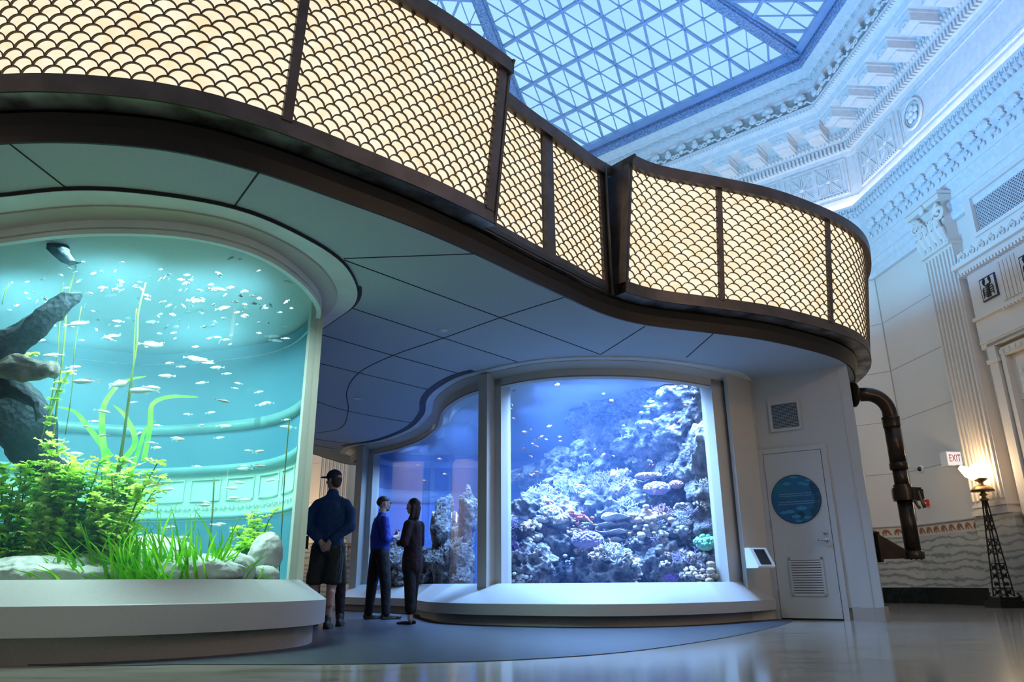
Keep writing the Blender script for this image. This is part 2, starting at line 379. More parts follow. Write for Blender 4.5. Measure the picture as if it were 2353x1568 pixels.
for k in range(8):
    N, T = facet(k); h = HALF
    mb = MB(); mb.box((0, -.15, 4.8), (2*h+.12, .3, 9.7))
    fobj(k, 'wall_'+SIDE[k], mb, 'plaster')
    mb = MB()
    for z in (2.94, 4.19, 5.44, 6.69, 7.9): mb.box((0, .001, z), (2*h, .006, .014))
    for x in (-h+.01, h-.01): mb.box((x, .004, 5), (.012, .01, 6.4))
    fobj(k, 'trim_joint_'+SIDE[k], mb, 'joint')
    mb = MB(); mb.box((0, .03, .85), (2*h, .06, 1.22)); mb.box((0, .04, .34), (2*h, .08, .03))
    fobj(k, 'trim_wainscot_'+SIDE[k], mb, 'wainscot')
    mb = MB(); mb.box((0, .045, .17), (2*h, .09, .34)); fobj(k, 'baseboard_'+SIDE[k], mb, 'blackmarble')
    # tile border with fish shapes, and dark ledge above
    mb = MB(); mb.box((0, .03, 1.57), (2*h, .06, .23)); mb.box((0, .04, 1.70), (2*h, .09, .025), mi=2)
    if k in (0, 1, 2):
        fish = [(.095*math.cos(t)+.012, .075*math.sin(t)-.01) for t in np.linspace(PI*.98, -.35, 12)]+[(.075, -.055), (.06, -.01), (.035, .0), (.03, -.055), (.0, -.05), (.01, .0), (-.025, .01), (-.055, -.02), (-.10, -.05), (-.125, -.045)]
        x = -h+.15
        while x < h-.1:
            mb.plate([(a*.95+x, b*1.2+1.565) for a, b in fish], ((0, .06, 0), (1, 0, 0), (0, 0, 1), (0, 1, 0)), .008, mi=1); x += .265
    fobj(k, 'trim_border_'+SIDE[k], mb, ['border', 'terracotta', 'joint'])
# pilasters (even facets), full height with fluting and a leafy scrolled capital
def spiral(cx, cz, r, turns, sgn, y, n=22): return [Vector((cx+sgn*r*(1-.85*i/n)*math.cos(turns*2*PI*i/n+PI/2), y+.02*i/n, cz+r*(1-.85*i/n)*math.sin(turns*2*PI*i/n+PI/2))) for i in range(n+1)]
def pilaster(k, xc, detailed):
    mb = MB(); w = .92; z0, z1 = 1.72, 7.35
    mb.box((xc, .12, (z0+z1)/2), (w, .24, z1-z0))
    mb.box((xc, .10, .85), (w+.2, .22, 1.72), mi=1); mb.box((xc, .13, 1.76), (w+.12, .30, .1)); mb.box((xc, .13, 1.90), (w+.06, .27, .06))
    nf = 8
    for i in range(nf):   # fillets between the flutes
        x = xc-w/2+.05+(w-.1)*i/(nf-1)
        mb.box((x, .262, (z0+z1)/2+.1), (.03, .05, z1-z0-.35))
        if i < nf-1: mb.tube([(x+.06, .245, z0+.3), (x+.06, .245, z1-.15)], .02, 6)
    mb.box((xc, .15, 7.38), (w+.06, .36, .06))
    # capital
    mb.box((xc, .13, 7.9), (w-.06, .26, 1.05))
    for s in (-1, 1):
        mb.tube(spiral(xc+s*.42, 8.12, .19, 1.6, s, .34), [.045]*23, 6)
        mb.tube([(xc+s*.05, .3, 7.7), (xc+s*.15, .33, 7.95), (xc+s*.30, .36, 8.22), (xc+s*.44, .38, 8.32)], [.04, .05, .05, .03], 6)
        mb.tube(spiral(xc+s*.14, 8.02, .10, 1.4, -s, .36), [.03]*23, 6)
    for row, (zz, nn, hh) in enumerate(((7.45, 5, .34), (7.55, 4, .5))):
        for i in range(nn):
            x = xc+(i-(nn-1)/2)*.19
            mb.tube([(x, .27, zz), (x, .34, zz+hh*.5), (x, .36, zz+hh*.85), (x, .43, zz+hh), (x, .46, zz+hh*.85)], [.06, .08, .07, .045, .02], 6, flat=.5)
    mb.box((xc, .2, 8.42), (w+.25, .44, .12)); mb.box((xc, .2, 8.52), (w+.32, .5, .06))
    # rosette on the abacus
    mb.ball((xc, .44, 8.36), (.09, .05, .11), 8)
    return mb
pn = 0
for k in (0, 2, 4, 6):
    for xc in (-2.28, 2.28):
        fobj(k, 'trim_pilaster', pilaster(k, xc, True), ['plaster', 'wainscot'], smooth=False)
# wall behind grille etc: the central bay of the east facet
def frame_(mb, x0, x1, z0, z1, w, y0, y1, mi=0):
    mb.box(((x0+x1)/2, (y0+y1)/2, z1-w/2), (x1-x0, y1-y0, w), mi=mi); mb.box(((x0+x1)/2, (y0+y1)/2, z0+w/2), (x1-x0, y1-y0, w), mi=mi)
    mb.box((x0+w/2, (y0+y1)/2, (z0+z1)/2), (w, y1-y0, z1-z0-2*w), mi=mi); mb.box((x1-w/2, (y0+y1)/2, (z0+z1)/2), (w, y1-y0, z1-z0-2*w), mi=mi)
def bay(k):
    mb = MB()   # entablature over the doorway
    mb.box((0, .11, 6.62), (3.5, .34, .10)); mb.box((0, .16, 6.72), (3.62, .44, .10)); mb.box((0, .08, 6.9), (3.55, .28, .28))
    for x in np.arange(-1.7, 1.75, .09): mb.box((x, .22, 6.53), (.05, .2, .07))
    mb.box((0, .09, 6.02), (3.3, .20, 1.0)); mb.box((0, .12, 5.53), (3.36, .26, .07)); mb.box((0, .10, 5.2), (3.3, .22, .62)); mb.box((0, .11, 5.02), (3.3, .24, .03))
    for x in (-.55, .55):
        for q in range(5): mb.tube([(x-.2+q*.1, .2, 5.62), (x-.2+q*.1, .2, 6.42)], .035, 6)
        for q in range(6): mb.box((x-.22+q*.09, .22, 5.47), (.04, .12, .05))
    mb.box((0, .06, 4.92), (3.0, .3, .08))
    for s in (-1, 1): mb.box((s*1.42, .09, 3.3), (.22, .22, 3.3)); mb.box((s*1.2, .07, 3.2), (.10, .18, 3.1)); mb.box((s*1.42, .1, 4.6), (.3, .26, .08))
    mb.box((0, .07, 4.72), (2.5, .16, .18))
    for x in np.arange(-1.2, 1.21, .16): mb.box((x, .16, 4.72), (.1, .03, .1)); mb.box((x, .17, 4.72), (.05, .035, .05))
    # wave scrolls
    for i, x in enumerate(np.arange(-1.62, 1.63, .29)):
        mb.tube(spiral(x, 6.93, .10, 1.3, -1, .24, 16), .018, 5); mb.tube([(x-.0, .24, 7.03), (x+.12, .24, 6.96), (x+.2, .24, 6.84), (x+.29, .24, 6.80)], .018, 5)
    # carved panel in the doorway head
    mb.box((0, -.0, 4.2), (2.3, .06, .9)); mb.box((.75, .05, 4.2), (.5, .06, .7))
    for a in range(14): mb.ball((.58+(a % 4)*.11, .09, 3.95+(a//4)*.16), (.05, .02, .05), 6)
    fobj(k, 'trim_doorway', mb, 'plaster')
    mb = MB()
    frame_(mb, -1.42, 1.42, 7.06, 8.28, .14, .0, .10); frame_(mb, -1.25, 1.25, 7.2, 8.14, .08, .0, .15)
    gr = fobj(k, 'window_grille_surround', mb, 'plaster')
    mb = MB(); mb.box((0, .005, 7.67), (2.4, .02, .9)); g2 = fobj(k, 'grille_back', mb, 'vent', gr)
    mb = MB(); st = .075
    for i in range(-14, 46):
        for s in (-1, 1):
            x0 = -1.2+i*st*1.0
            pts = []
            # diagonal lattice clipped to the opening
            a = (x0, 7.22); 
            for t in np.linspace(0, .9, 2): pts.append((x0+s*t*.9, 7.22+t))
            (xa, za), (xb, zb) = pts
            lo, hi = 0, 1
            for sgn, lim in ((1, 1.19), (-1, 1.19)):
                da, db = sgn*xa-lim, sgn*xb-lim
                if da > 0 and db > 0: lo = 2
                elif da > 0: lo = max(lo, da/(da-db))
                elif db > 0: hi = min(hi, da/(da-db))
            if lo >= hi: continue
            p = (xa+(xb-xa)*lo, .05, za+(zb-za)*lo); q = (xa+(xb-xa)*hi, .05, za+(zb-za)*hi)
            mb.bar(p, q, .02, .018, (0, 1, 0))
    fobj(k, 'grille', mb, 'louvre', gr)
    # lobster relief tiles
    for x in (-1.1, 0, 1.1):
        mb = MB(); mb.box((x, .20, 6.03), (.44, .03, .48), mi=0); mb.box((x, .212, 6.03), (.38, .02, .42), mi=1)
        mb.ball((x, .225, 6.0), (.045, .02, .12), 8, mi=2)
        for s in (-1, 1):
            mb.tube([(x+s*.02, .23, 6.06), (x+s*.09, .23, 6.12), (x+s*.08, .23, 6.19)], [.015, .018, .035], 5, mi=2)
            mb.ball((x+s*.075, .23, 6.2), (.035, .015, .06), 6, mi=2)
            for q in range(4): mb.tube([(x+s*.03, .23, 6.04-q*.04), (x+s*.12, .23, 6.06-q*.05), (x+s*.15, .23, 6.0-q*.05)], .009, 4, mi=2)
        mb.tube([(x, .23, 5.95), (x, .23, 5.84)], [.04, .06], 6, mi=2)
        fobj(k, 'trim_tile', mb, ['navy', 'border', 'darkmetal'])
MT['navy'] = pmat('navy_tile_edge', (.02, .03, .09), .35)
bay(0)
# ---------------------------------------------------------------- cornice (whole octagon)
def ring_trim(name, prof, mat, mats=None):
    for k in range(8):
        N, T = facet(k); mb = MB(); vs = []
        for s in (-1, 1):
            for d, z in prof: vs.append(OC+N*(RI-d)+T*s*(RI-d)*math.tan(PI/8)+Vector((0, 0, z)))
        m = len(prof); fs = [(j, j+1, m+j+1, m+j) for j in range(m-1)]
        mb.add(vs, fs); o = mb.build(name+'_'+SIDE[k], mat); o['kind'] = 'structure'
        md = o.modifiers.new('s', 'SOLIDIFY'); md.thickness = .02; md.offset = 0
ring_trim('trim_architrave', [(0, 7.93), (.06, 7.93), (.08, 8.0), (.08, 8.12), (.14, 8.16), (.14, 8.3), (.10, 8.36), (.10, 8.55), (.2, 8.62), (.2, 8.68), (.14, 8.74)], 'ornament')
ring_trim('trim_cavetto', [(.14, 8.72), (.14, 8.85), (.15, 9.1), (.18, 9.4), (.24, 9.6), (.26, 9.66), (.33, 9.70), (.33, 9.78), (.27, 9.82), (.29, 9.86), (.36, 9.90), (.36, 9.95), (.22, 9.96), (.10, 9.97), (.0, 9.98)], 'ornament')
ring_trim('trim_cove_light', [(.26, 9.985), (.18, 9.985)], 'cove')
ring_trim('trim_frieze', [(0, 9.95), (0, 10.2), (.05, 10.24), (.05, 10.38), (.0, 10.42), (0, 11.62), (.04, 11.64), (.06, 11.74), (.10, 11.78), (.10, 11.98), (.22, 12.02), (.26, 12.12), (.26, 12.36), (.30, 12.42), (1.0, 12.42), (1.05, 12.46), (1.08, 12.6), (1.18, 12.68), (1.25, 12.76), (1.25, 12.80), (1.15, 12.80)], 'ornament')
ring_trim('trim_shadow_band', [(1.12, 12.78), (1.14, 13.30)], 'shadow_paint')
ring_trim('trim_upper_band', [(1.14, 13.28), (1.17, 13.3), (1.17, 13.36), (1.14, 13.38), (1.20, 13.75), (1.30, 13.80), (1.36, 13.88), (1.44, 13.92)], 'ornament')
ring_trim('trim_skylight_curb', [(1.40, 13.90), (1.48, 13.98), (1.50, 14.12), (1.42, 14.16), (1.44, 14.30), (1.60, 14.34), (1.60, 14.42)], 'barorn')
def shell(mb, c, r, y, up=1, tilt=0, n=7):
    """scallop shell relief: fan of ribs"""
    for i in range(n):
        a = PI*(.06+.88*i/(n-1)); q = r*(.85+.15*math.sin(a))
        mb.tube([(c[0]+.12*r*math.cos(a), y, c[1]-.35*r*up+.1*r), (c[0]+.6*q*math.cos(a), y+.05+tilt*.4, c[1]-.35*r*up+up*(.1*r+.6*q*math.sin(a))), (c[0]+q*math.cos(a), y+.03+tilt, c[1]-.35*r*up+up*(.1*r+q*math.sin(a)*1.05))], [.02*r/.12, .035*r/.12, .03*r/.12], 5)
for k in (0, 1, 7):
    mb = MB(); h1 = (RI-.25)*math.tan(PI/8); x = -h1+.25
    while x < h1-.1:                                   # shells in the cavetto
        shell(mb, (x, 9.17), .20, .19, n=9); shell(mb, (x+.21, 8.98), .08, .17, n=5)
        for s in (-1, 1): mb.ball((x+s*.11, .19, 8.9), (.04, .03, .05), 5)
        x += .42
    x = -h1+.1
    while x < h1: 
        mb.ball((x, .34, 9.66), (.045, .05, .07), 5); mb.box((x+.05, .37, 9.84), (.07, .03, .05)); mb.box((x+.12, .37, 9.80), (.03, .03, .12)); mb.ball((x, .2, 8.66), (.02, .02, .02), 4); x += .14
    fobj(k, 'trim_shell_relief', mb, 'ornament')
    # frieze panels: crossed star coffers and rosettes
    mb = MB(); hh = RI*math.tan(PI/8)
    ends = [-4.36, -3.62] + [3.62, 4.4]
    def star(x, z, w, hgt):
        frame_(mb, x-w/2-.03, x+w/2+.03, z-hgt/2-.03, z+hgt/2+.03, .035, 0, .05)
        for a, b in (((-w/2, -hgt/2), (w/2, hgt/2)), ((-w/2, hgt/2), (w/2, -hgt/2)), ((0, -hgt/2), (0, hgt/2)), ((-w/2, 0), (w/2, 0))):
            for o in (-.022, .022): oz = o if a[1] == b[1] else 0; ox = 0 if a[1] == b[1] else o; mb.bar((x+a[0]+ox, .03, z+a[1]+oz), (x+b[0]+ox, .03, z+b[1]+oz), .03, .05, (0, 1, 0))
        mb.ball((x, .05, z), (.07, .04, .07), 8)
    for x in ends: star(x, 11.03, .62, .8)
    for s in (-1, 1):
        frame_(mb, s*4.0-.88, s*4.0+.88, 10.5, 11.58, .045, 0, .06); mb.box((s*4.0, .02, 11.03), (.10, .05, 1.0))
        for x in np.arange(-.8, .81, .09): mb.ball((s*4.0+x, .06, 10.56), .018, 4); mb.ball((s*4.0+x, .06, 11.52), .018, 4)
    for x in (-2.44, 2.44) if k == 0 else (-2.44, 0, 2.44):
        mb.tube([(x+.34*math.cos(t), .05, 11.05+.36*math.sin(t)) for t in np.linspace(0, 2*PI, 25)], .04, 5)
        mb.tube([(x+.27*math.cos(t), .03, 11.05+.29*math.sin(t)) for t in np.linspace(0, 2*PI, 25)], .015, 5)
        for i in range(5): a = 2*PI*i/5+.3; mb.ball((x+.14*math.cos(a), .05, 11.05+.14*math.sin(a)), (.09, .05, .09), 7)
        mb.ball((x, .07, 11.05), .06, 6)
    frame_(mb, -3.0, 3.0, 10.5, 11.58, .05, 0, .05); frame_(mb, -2.9, 2.9, 10.6, 11.48, .02, 0, .04)
    fobj(k, 'trim_frieze_relief', mb, 'ornament')
    mb = MB(); x = -hh+.1
    while x < hh-.1:                                   # dentils and egg row
        mb.box((x, .16, 11.87), (.055, .13, .17)); mb.ball((x, .27, 12.07), (.05, .05, .06), 5); x += .11
    x = -5
    while x < 5: mb.ball((x, .30, 12.2), (.035, .04, .05), 4); x += .11
    fobj(k, 'trim_dentils', mb, 'ornament')
    mb = MB(); h2 = (RI-.7)*math.tan(PI/8); nm = 11
    for i in range(nm):                                # modillion blocks with carved ends
        x = -4.37+.874*i
        if abs(x) > h2+.1: continue
        mb.box((x, .62, 12.25), (.46, .74, .22)); mb.box((x, .62, 12.38), (.54, .82, .08))
        mb.box((x, .50, 12.12), (.36, .52, .06))
        for q in range(5): a = PI*q/4; mb.ball((x+.09*math.cos(a), .98, 12.2+.06*math.sin(a)), (.045, .05, .05), 5)
    fobj(k, 'trim_modillions', mb, 'ornament')
    mb = MB(); h3 = (RI-1.25)*math.tan(PI/8); x = -h3+.28
    i = 0
    while x < h3-.1:                                   # cresting of shells and curling fish
        shell(mb, (x, 13.07), .17, 1.26, n=7); mb.ball((x, 1.30, 12.93), (.08, .06, .07), 6)
        mb.ball((x+.455, 1.30, 12.98), (.11, .05, .11), 6); mb.ball((x+.455, 1.30, 13.10), (.07, .05, .06), 6)
        mb.tube([(x+.08+.29*t, 1.29, 12.87+.05*math.sin(t*2*PI)) for t in np.linspace(0, 1, 9)], .028, 5)
        mb.tube([(x+.08+.29*t, 1.29, 12.87-.05*math.sin(t*2*PI)) for t in np.linspace(0, 1, 9)], .022, 5)
        mb.tube([(x-.08-.29*t, 1.29, 12.87+.05*math.sin(t*2*PI)) for t in np.linspace(0, 1, 9)], .028, 5)
        x += .905
    x = -h3
    while x < h3: mb.box((x, 1.24, 12.70), (.05, .06, .07)); x += .09
    x = -h3
    while x < h3: mb.tube([(x-.1+.1*(1-.8*t)*math.cos(2.6*PI*t), 1.21+.05, 13.58+.08*(1-.8*t)*math.sin(2.6*PI*t)) for t in np.linspace(0, 1, 12)], .014, 4); mb.tube([(x, 1.24, 13.58), (x+.12, 1.24, 13.66), (x+.24, 1.24, 13.6)], .014, 4); x += .33
    fobj(k, 'trim_cresting', mb, 'ornament')
# ---------------------------------------------------------------- skylight
d0, z0, z1 = 1.55, 14.40, 17.20
rc = (RI-d0)/math.cos(PI/8)
def oc(i): a = math.radians(27+45*i); return OC+Vector((rc*math.cos(a), rc*math.sin(a), z0))
APX = OC+Vector((0, 0, z1))
bars = {}
for k in range(8):
    P0, P1 = oc(k-1), oc(k)
    # local frame measured from the corner shared with the facet to the right (as the lattice is laid out on the northeast side)
    u = (P1-P0).normalized(); n = u.cross(APX-P0).normalized(); v = n.cross(u)
    if v.z < 0: v = -v
    Lw = (P1-P0).length; au, av = (APX-P0).dot(u), (APX-P0).dot(v)
    down = n if n.z < 0 else -n
    pane = MB(); pane.add([P0-down*.05, P1-down*.05, APX-down*.05], [(0, 1, 2)])
    sky = pane.build('window_%d' % (k+1), 'pane_lit'); sky['kind'] = 'structure'
    heavy, thin = MB(), MB()
    def clip(a, b):
        # clip segment to triangle (0,0),(Lw,0),(au,av)
        T_ = [((0, 0), (0, 1)), ((0, 0), (av, -au)), ((Lw, 0), (-av, au-Lw))]
        lo, hi = 0, 1
        for (q, m) in T_:
            fa = (a[0]-q[0])*m[0]+(a[1]-q[1])*m[1]; fb = (b[0]-q[0])*m[0]+(b[1]-q[1])*m[1]
            if fa < 0 and fb < 0: return None
            if fa < 0: lo = max(lo, fa/(fa-fb))
            elif fb < 0: hi = min(hi, fa/(fa-fb))
        if lo >= hi: return None
        g = lambda t: P0+u*(a[0]+(b[0]-a[0])*t)+v*(a[1]+(b[1]-a[1])*t)
        return g(lo), g(hi)
    SV, SU = 1.54, 1.12
    for j in range(1, 8):
        s = clip((-5, SV*j), (20, SV*j))
        if s: heavy.bar(s[0]+down*.04, s[1]+down*.04, .075, .11, down)
    for i in range(-14, 22):
        x0 = 1.6+i*SU
        for sg in (-1, 1):
            s = clip((x0-sg*.28*3/.77, .77-3), (x0+sg*.28*13/.77, .77+13))
            if s: heavy.bar(s[0]+down*.03, s[1]+down*.03, .058, .09, down)
    for j in range(0, 8):
        for i in range(-2, 12):
            cx, cz = 1.04+i*SU+(.56 if j % 2 else 0), SV*(j+.5)
            if j % 2 == 0: pass
            for a in ((SU/2, 0), (-SU/2, 0), (.28, .77), (-.28, .77), (.28, -.77), (-.28, -.77)):
                s = clip((cx, cz), (cx+a[0], cz+a[1]))
                if s: thin.bar(s[0]+down*.02, s[1]+down*.02, .026, .04, down)
            q = clip((cx-.001, cz), (cx+.001, cz))
            if q: thin.box(q[0]+down*.04, (.09, .09, .05))
    heavy.build('frame', 'bar', sky); thin.build('glazing_bar', 'bar', sky)
    hip = MB(); hip.bar(P0+down*.05, APX+down*.05, .36, .22, Vector((0, 0, 1))); hip.bar(P0+down*.16, APX+down*.16, .24, .14, Vector((0, 0, 1)))
    hip.build('hip_beam', 'barorn', sky)
    edge = MB(); edge.bar(P0+down*.05, P1+down*.05, .2, .16, down); edge.build('edge_beam', 'bar', sky)
# ---------------------------------------------------------------- canopy over the tanks
ZS = 3.40
Sf = [(-5.6, 4.95), (-4.5, 4.52), (-3.52, 4.378), (-3.209, 4.361), (-2.918, 4.375), (-2.366, 4.484), (-1.861, 4.772), (-1.305, 5.244), (-.837, 5.667), (-.327, 6.226),
      (.106, 6.763), (.583, 7.322), (.901, 7.709), (1.287, 8.06), (1.681, 8.282), (2.474, 8.556), (3.349, 8.917), (4.531, 9.732), (5.135, 10.623)]
Sb = [(5.45, 11.6), (5.5, 12.8), (5.1, 14.3), (4.2, 16.2), (2.6, 18), (.3, 19), (-2.2, 19.3), (-4.0, 19.0), (-4.5, 17.9), (-4.8, 16.95), (-6.0, 15.6), (-8, 12.8), (-8.3, 9.5), (-7.4, 6.6)]
SC = relax(catmull(V2(Sf+Sb), .09, True), 6, True); SN = normals(SC, True)
def nearest(P, a): return min(range(len(P)), key=lambda i: (P[i]-Vector(a)).length)
canopy = thing('canopy', 'wavy bronze canopy with backlit cream scallop screens above both tanks', 'canopy', (0, 0, 0))
mb = MB(); n = len(SC)
mb.add([(p.x, p.y, z) for z in (ZS, ZS+.3) for p in SC], [tuple(range(n)), tuple(range(n, 2*n))]+[(i, (i+1) % n, (i+1) % n+n, i+n) for i in range(n)])
sof = mb.build('soffit', 'soffit', canopy)
joints = [[(-3.461, 4.39), (-3.416, 4.977)], [(-1.861, 4.772), (-2.225, 5.281)], [(-.327, 6.226), (-1.574, 6.311)], [(-1.58, 6.34), (-.131, 7.958), (1.187, 9.429)],
          [(.583, 7.322), (-.131, 7.958), (-.853, 8.685), (-1.594, 9.403), (-2.216, 10.243), (-2.625, 11.323), (-2.901, 12.709), (-3.396, 14.227), (-4.225, 14.772), (-5.2, 15.2)],
          [(-1.773, 7.616), (-.853, 8.685), (.079, 9.749)], [(-2.387, 8.451), (-1.594, 9.403), (-.744, 10.351)], [(-2.731, 9.68), (-2.216, 10.243), (-1.288, 11.278)],
          [(-3.3, 11.9), (-2.901, 12.709), (-1.923, 13.742)], [(1.59, 8.296), (1.187, 9.429)], [(2.482, 8.589), (2.376, 9.577)], [(-4.457, 15.84), (-4.008, 16.51)], [(-3.3, 16.1), (-4.6, 14.9)]]
for j in joints:
    mb = MB(); q = catmull([Vector(p) for p in j], .15)
    for a, b in zip(q, q[1:]): mb.bar((a.x, a.y, ZS+.002), (b.x, b.y, ZS+.002), .014, .012)
    mb.build('soffit_joint', 'groove', canopy)
uvf = []
mb = MB(); prof = [(-.02, ZS-.004), (.0, ZS-.004), (.005, ZS+.05), (.02, ZS+.12), (.06, ZS+.19)]
sweep(SC, SN, prof, True, mb=mb); sl = arclen(SC); hs = [0, .02, .07, .14, .22]
for i in range(len(SC)):
    for j in range(len(prof)): uvf.append((sl[i], hs[j]))
mb.build('fascia', 'brown', canopy, uv=uvf)
mb = MB(); sweep(SC, SN, [(.06, ZS+.19), (.02, ZS+.21), (.02, ZS+.29), (.10, ZS+.29), (.10, ZS+.24)], True, mb=mb); mb.build('shadow_gap', 'black', canopy)
# sections: (start, end, offset of the screen, flare at the top)
ZR0, ZR1, ZT0, ZT1 = 3.62, 3.76, 5.16, 5.30
iA = nearest(SC, (-.34, 6.21)); iB = nearest(SC, (1.10, 7.90)); iEnd = nearest(SC, (-4.5, 17.9)); iStart = nearest(SC, (-8.3, 9.5))
def rng(a, b):
    n = len(SC); out = [a]
    while out[-1] != b: out.append((out[-1]+1) % n)
    return out
posts_left = [nearest(SC, (-5.4, 4.86)), nearest(SC, (-1.80, 4.82))]
R_posts = [nearest(SC, p) for p in ((2.46, 8.55), (4.06, 9.33), (5.30, 11.0), (5.45, 12.7))]
def screen_panel(idx, off, flare, clipz=(ZR1-.01, ZT0+.01), w=.168, rh=.068):
    P = [SC[i] for i in idx]; N = [SN[i] for i in idx]; S = arclen(P); L = S[-1]
    def pos(s, z, e=0):
        s = min(max(s, 0), L); j = 0
        lo, hi = 0, len(S)-1
        while hi-lo > 1:
            m = (lo+hi)//2
            if S[m] <= s: lo = m
            else: hi = m
        t = (s-S[lo])/max(1e-6, S[hi]-S[lo]); p = P[lo].lerp(P[hi], t); nn = N[lo].lerp(N[hi], t).normalized()
        o = off+flare*(z-ZR0)/(ZT1-ZR0)+e; return Vector((p.x+nn.x*o, p.y+nn.y*o, z)), Vector((nn.x, nn.y, 0))
    mb = MB(); k = max(2, int(L/.1)); vs = []; 
    for i in range(k+1):
        for z in (ZR1-.02, (ZR1+ZT0)/2, ZT0+.02): vs.append(pos(L*i/k, z, -.012)[0])
    mb.add(vs, [(i*3+j, (i+1)*3+j, (i+1)*3+j+1, i*3+j+1) for i in range(k) for j in range(2)])
    panel = mb.build('scallop_screen', 'onyx', canopy)
    mb = MB(); rows = int((clipz[1]-clipz[0])/rh)+2; K = 12; th = .0088
    for r in range(-1, rows):
        z_ = clipz[0]+.012+r*rh; c = (w/2 if r % 2 else 0)
        while c < L+w:
            pts = []
            for q in range(K+1):
                a = PI*q/K; s = c-w/2*math.cos(a); z = z_+rh*1.04*math.sin(a)
                pts.append((s, z))
            run = []
            def flush():
                if len(run) < 2: return
                vs = []; fs = []
                for i, (s, z) in enumerate(run):
                    a_ = run[max(i-1, 0)]; b_ = run[min(i+1, len(run)-1)]; ds, dz = b_[0]-a_[0], b_[1]-a_[1]; l = math.hypot(ds, dz) or 1; ns, nz = -dz/l*th/2, ds/l*th/2
                    for e in (-.008, .006):
                        for sg in (-1, 1): vs.append(pos(s+ns*sg, z+nz*sg, e)[0])
                for i in range(len(run)-1):
                    b0 = i*4; fs += [(b0, b0+4, b0+6, b0+2), (b0+1, b0+3, b0+7, b0+5), (b0+2, b0+6, b0+7, b0+3)]
                mb.add(vs, fs)
            for s, z in pts:
                if 0 <= s <= L and clipz[0] <= z <= clipz[1]: run.append((s, z))
                else: flush(); run = []
            flush(); c += w
    mb.build('scallop_ribs', 'rib', panel)
    return P, N
def post(i, off, flare, wid=.075):
    p, nn = SC[i], SN[i]; t = Vector((-nn.y, nn.x)); vs = []
    for z in (ZR1-.03, ZT0+.03):
        o = off+flare*(z-ZR0)/(ZT1-ZR0)
        for a, b in ((-wid/2, -.06), (wid/2, -.06), (wid/2, .03), (-wid/2, .03)): q = p+t*a+nn*(o+b); vs.append((q.x, q.y, z))
    MB().add(vs, [(0, 1, 2, 3), (7, 6, 5, 4), (0, 4, 5, 1), (1, 5, 6, 2), (2, 6, 7, 3), (3, 7, 4, 0)]).build('post', 'bronze', canopy)
def rails(idx, off, flare, name):
    P = [SC[i] for i in idx]; N = [SN[i] for i in idx]; f = lambda z: off+flare*(z-ZR0)/(ZT1-ZR0)
    mb = MB(); sweep(P, N, [(f(ZR0)-.17, ZR0), (f(ZR0)+.03, ZR0), (f(ZR0)+.035, ZR1), (f(ZR0)-.10, ZR1), (f(ZR0)-.10, ZR0+.03), (f(ZR0)-.17, ZR0+.03)], close_prof=True, mb=mb); mb.build('bottom_rail', 'bronze', canopy)
    mb = MB(); sweep(P, N, [(f(ZR0)-.165, ZR0-.003), (f(ZR0)+.02, ZR0-.003)], mb=mb); mb.build('rail_underside', 'bronze_shiny', canopy)
    mb = MB(); sweep(P, N, [(f(ZT0)-.10, ZT0), (f(ZT0)+.07, ZT0), (f(ZT0)+.08, ZT1), (f(ZT0)-.10, ZT1)], close_prof=True, mb=mb); mb.build('top_rail', 'bronze', canopy)
OL, OM, FL = .22, .06, .20
# left lantern
li = rng(iStart, iA); rails(li, OL, FL, 'L')
cuts = [iStart]+posts_left+[iA]
for a, b in zip(cuts, cuts[1:]): screen_panel(rng(a, b), OL, FL, w=.132, rh=.0645)
for i in posts_left: post(i, OL, FL)
post(nearest(SC, tuple(SC[(iA-1) % len(SC)])), OL, FL, .10)
# recessed middle
mi_ = rng(iA-2, iB+1); rails(mi_, OM, 0, 'M')
mid = [iA+1, nearest(SC, (.34, 7.03)), iB-1]
inner = [(iA+1, nearest(SC, (.30, 6.99))), (nearest(SC, (.40, 7.10)), iB-1)]
for a, b in inner: screen_panel(rng(a, b), OM, 0)
post(mid[1], OM, 0, .15); post(iB-1, OM, 0, .14); post(iA+1, OM, 0, .08)
# right lantern
ri = rng(iB, iEnd); rails(ri, OL, FL, 'R')
cuts = [iB]+R_posts+[iEnd]
for a, b in zip(cuts, cuts[1:]): screen_panel(rng(a, b), OL, FL, w=.19, rh=.070)
for i in R_posts: post(i, OL, FL, .07)
post(iB, OL, FL, .07)
def cheek(i, side):   # end wall of a lantern, closing it against the recessed bay
    p, nn = SC[i], SN[i]; t = Vector((-nn.y, nn.x))*side; vs = []
    for dt in (0, .03):
        for z, o0, o1 in ((ZR0, -.1, OL+.03), (ZR1, -.1, OL+.05), (ZT0, -.1, OL+FL*.93+.03), (ZT1, -.1, OL+FL+.08)):
            for o in (o0, o1): q = p+t*dt+nn*o; vs.append((q.x, q.y, z))
    fs = []
    for j in range(3): fs += [(2*j, 2*j+1, 2*j+3, 2*j+2), (8+2*j, 8+2*j+2, 8+2*j+3, 8+2*j+1), (2*j+1, 8+2*j+1, 8+2*j+3, 2*j+3)]
    fs += [(0, 8, 9, 1), (6, 7, 15, 14)]
    MB().add(vs, fs).build('end_cheek', 'bronze', canopy)
cheek(iA, -1); cheek(iB, 1)
mb = MB(); q = SC[iB]+SN[iB]*.10; t = Vector((-SN[iB].y, SN[iB].x)); q = q-t*(-.06); q = SC[iB-1]+SN[iB-1]*.13
mb.tube([(q.x, q.y, ZR0-.02), (q.x, q.y, ZT1)], .018, 8); mb.build('conduit', 'bronze', canopy, smooth=True)
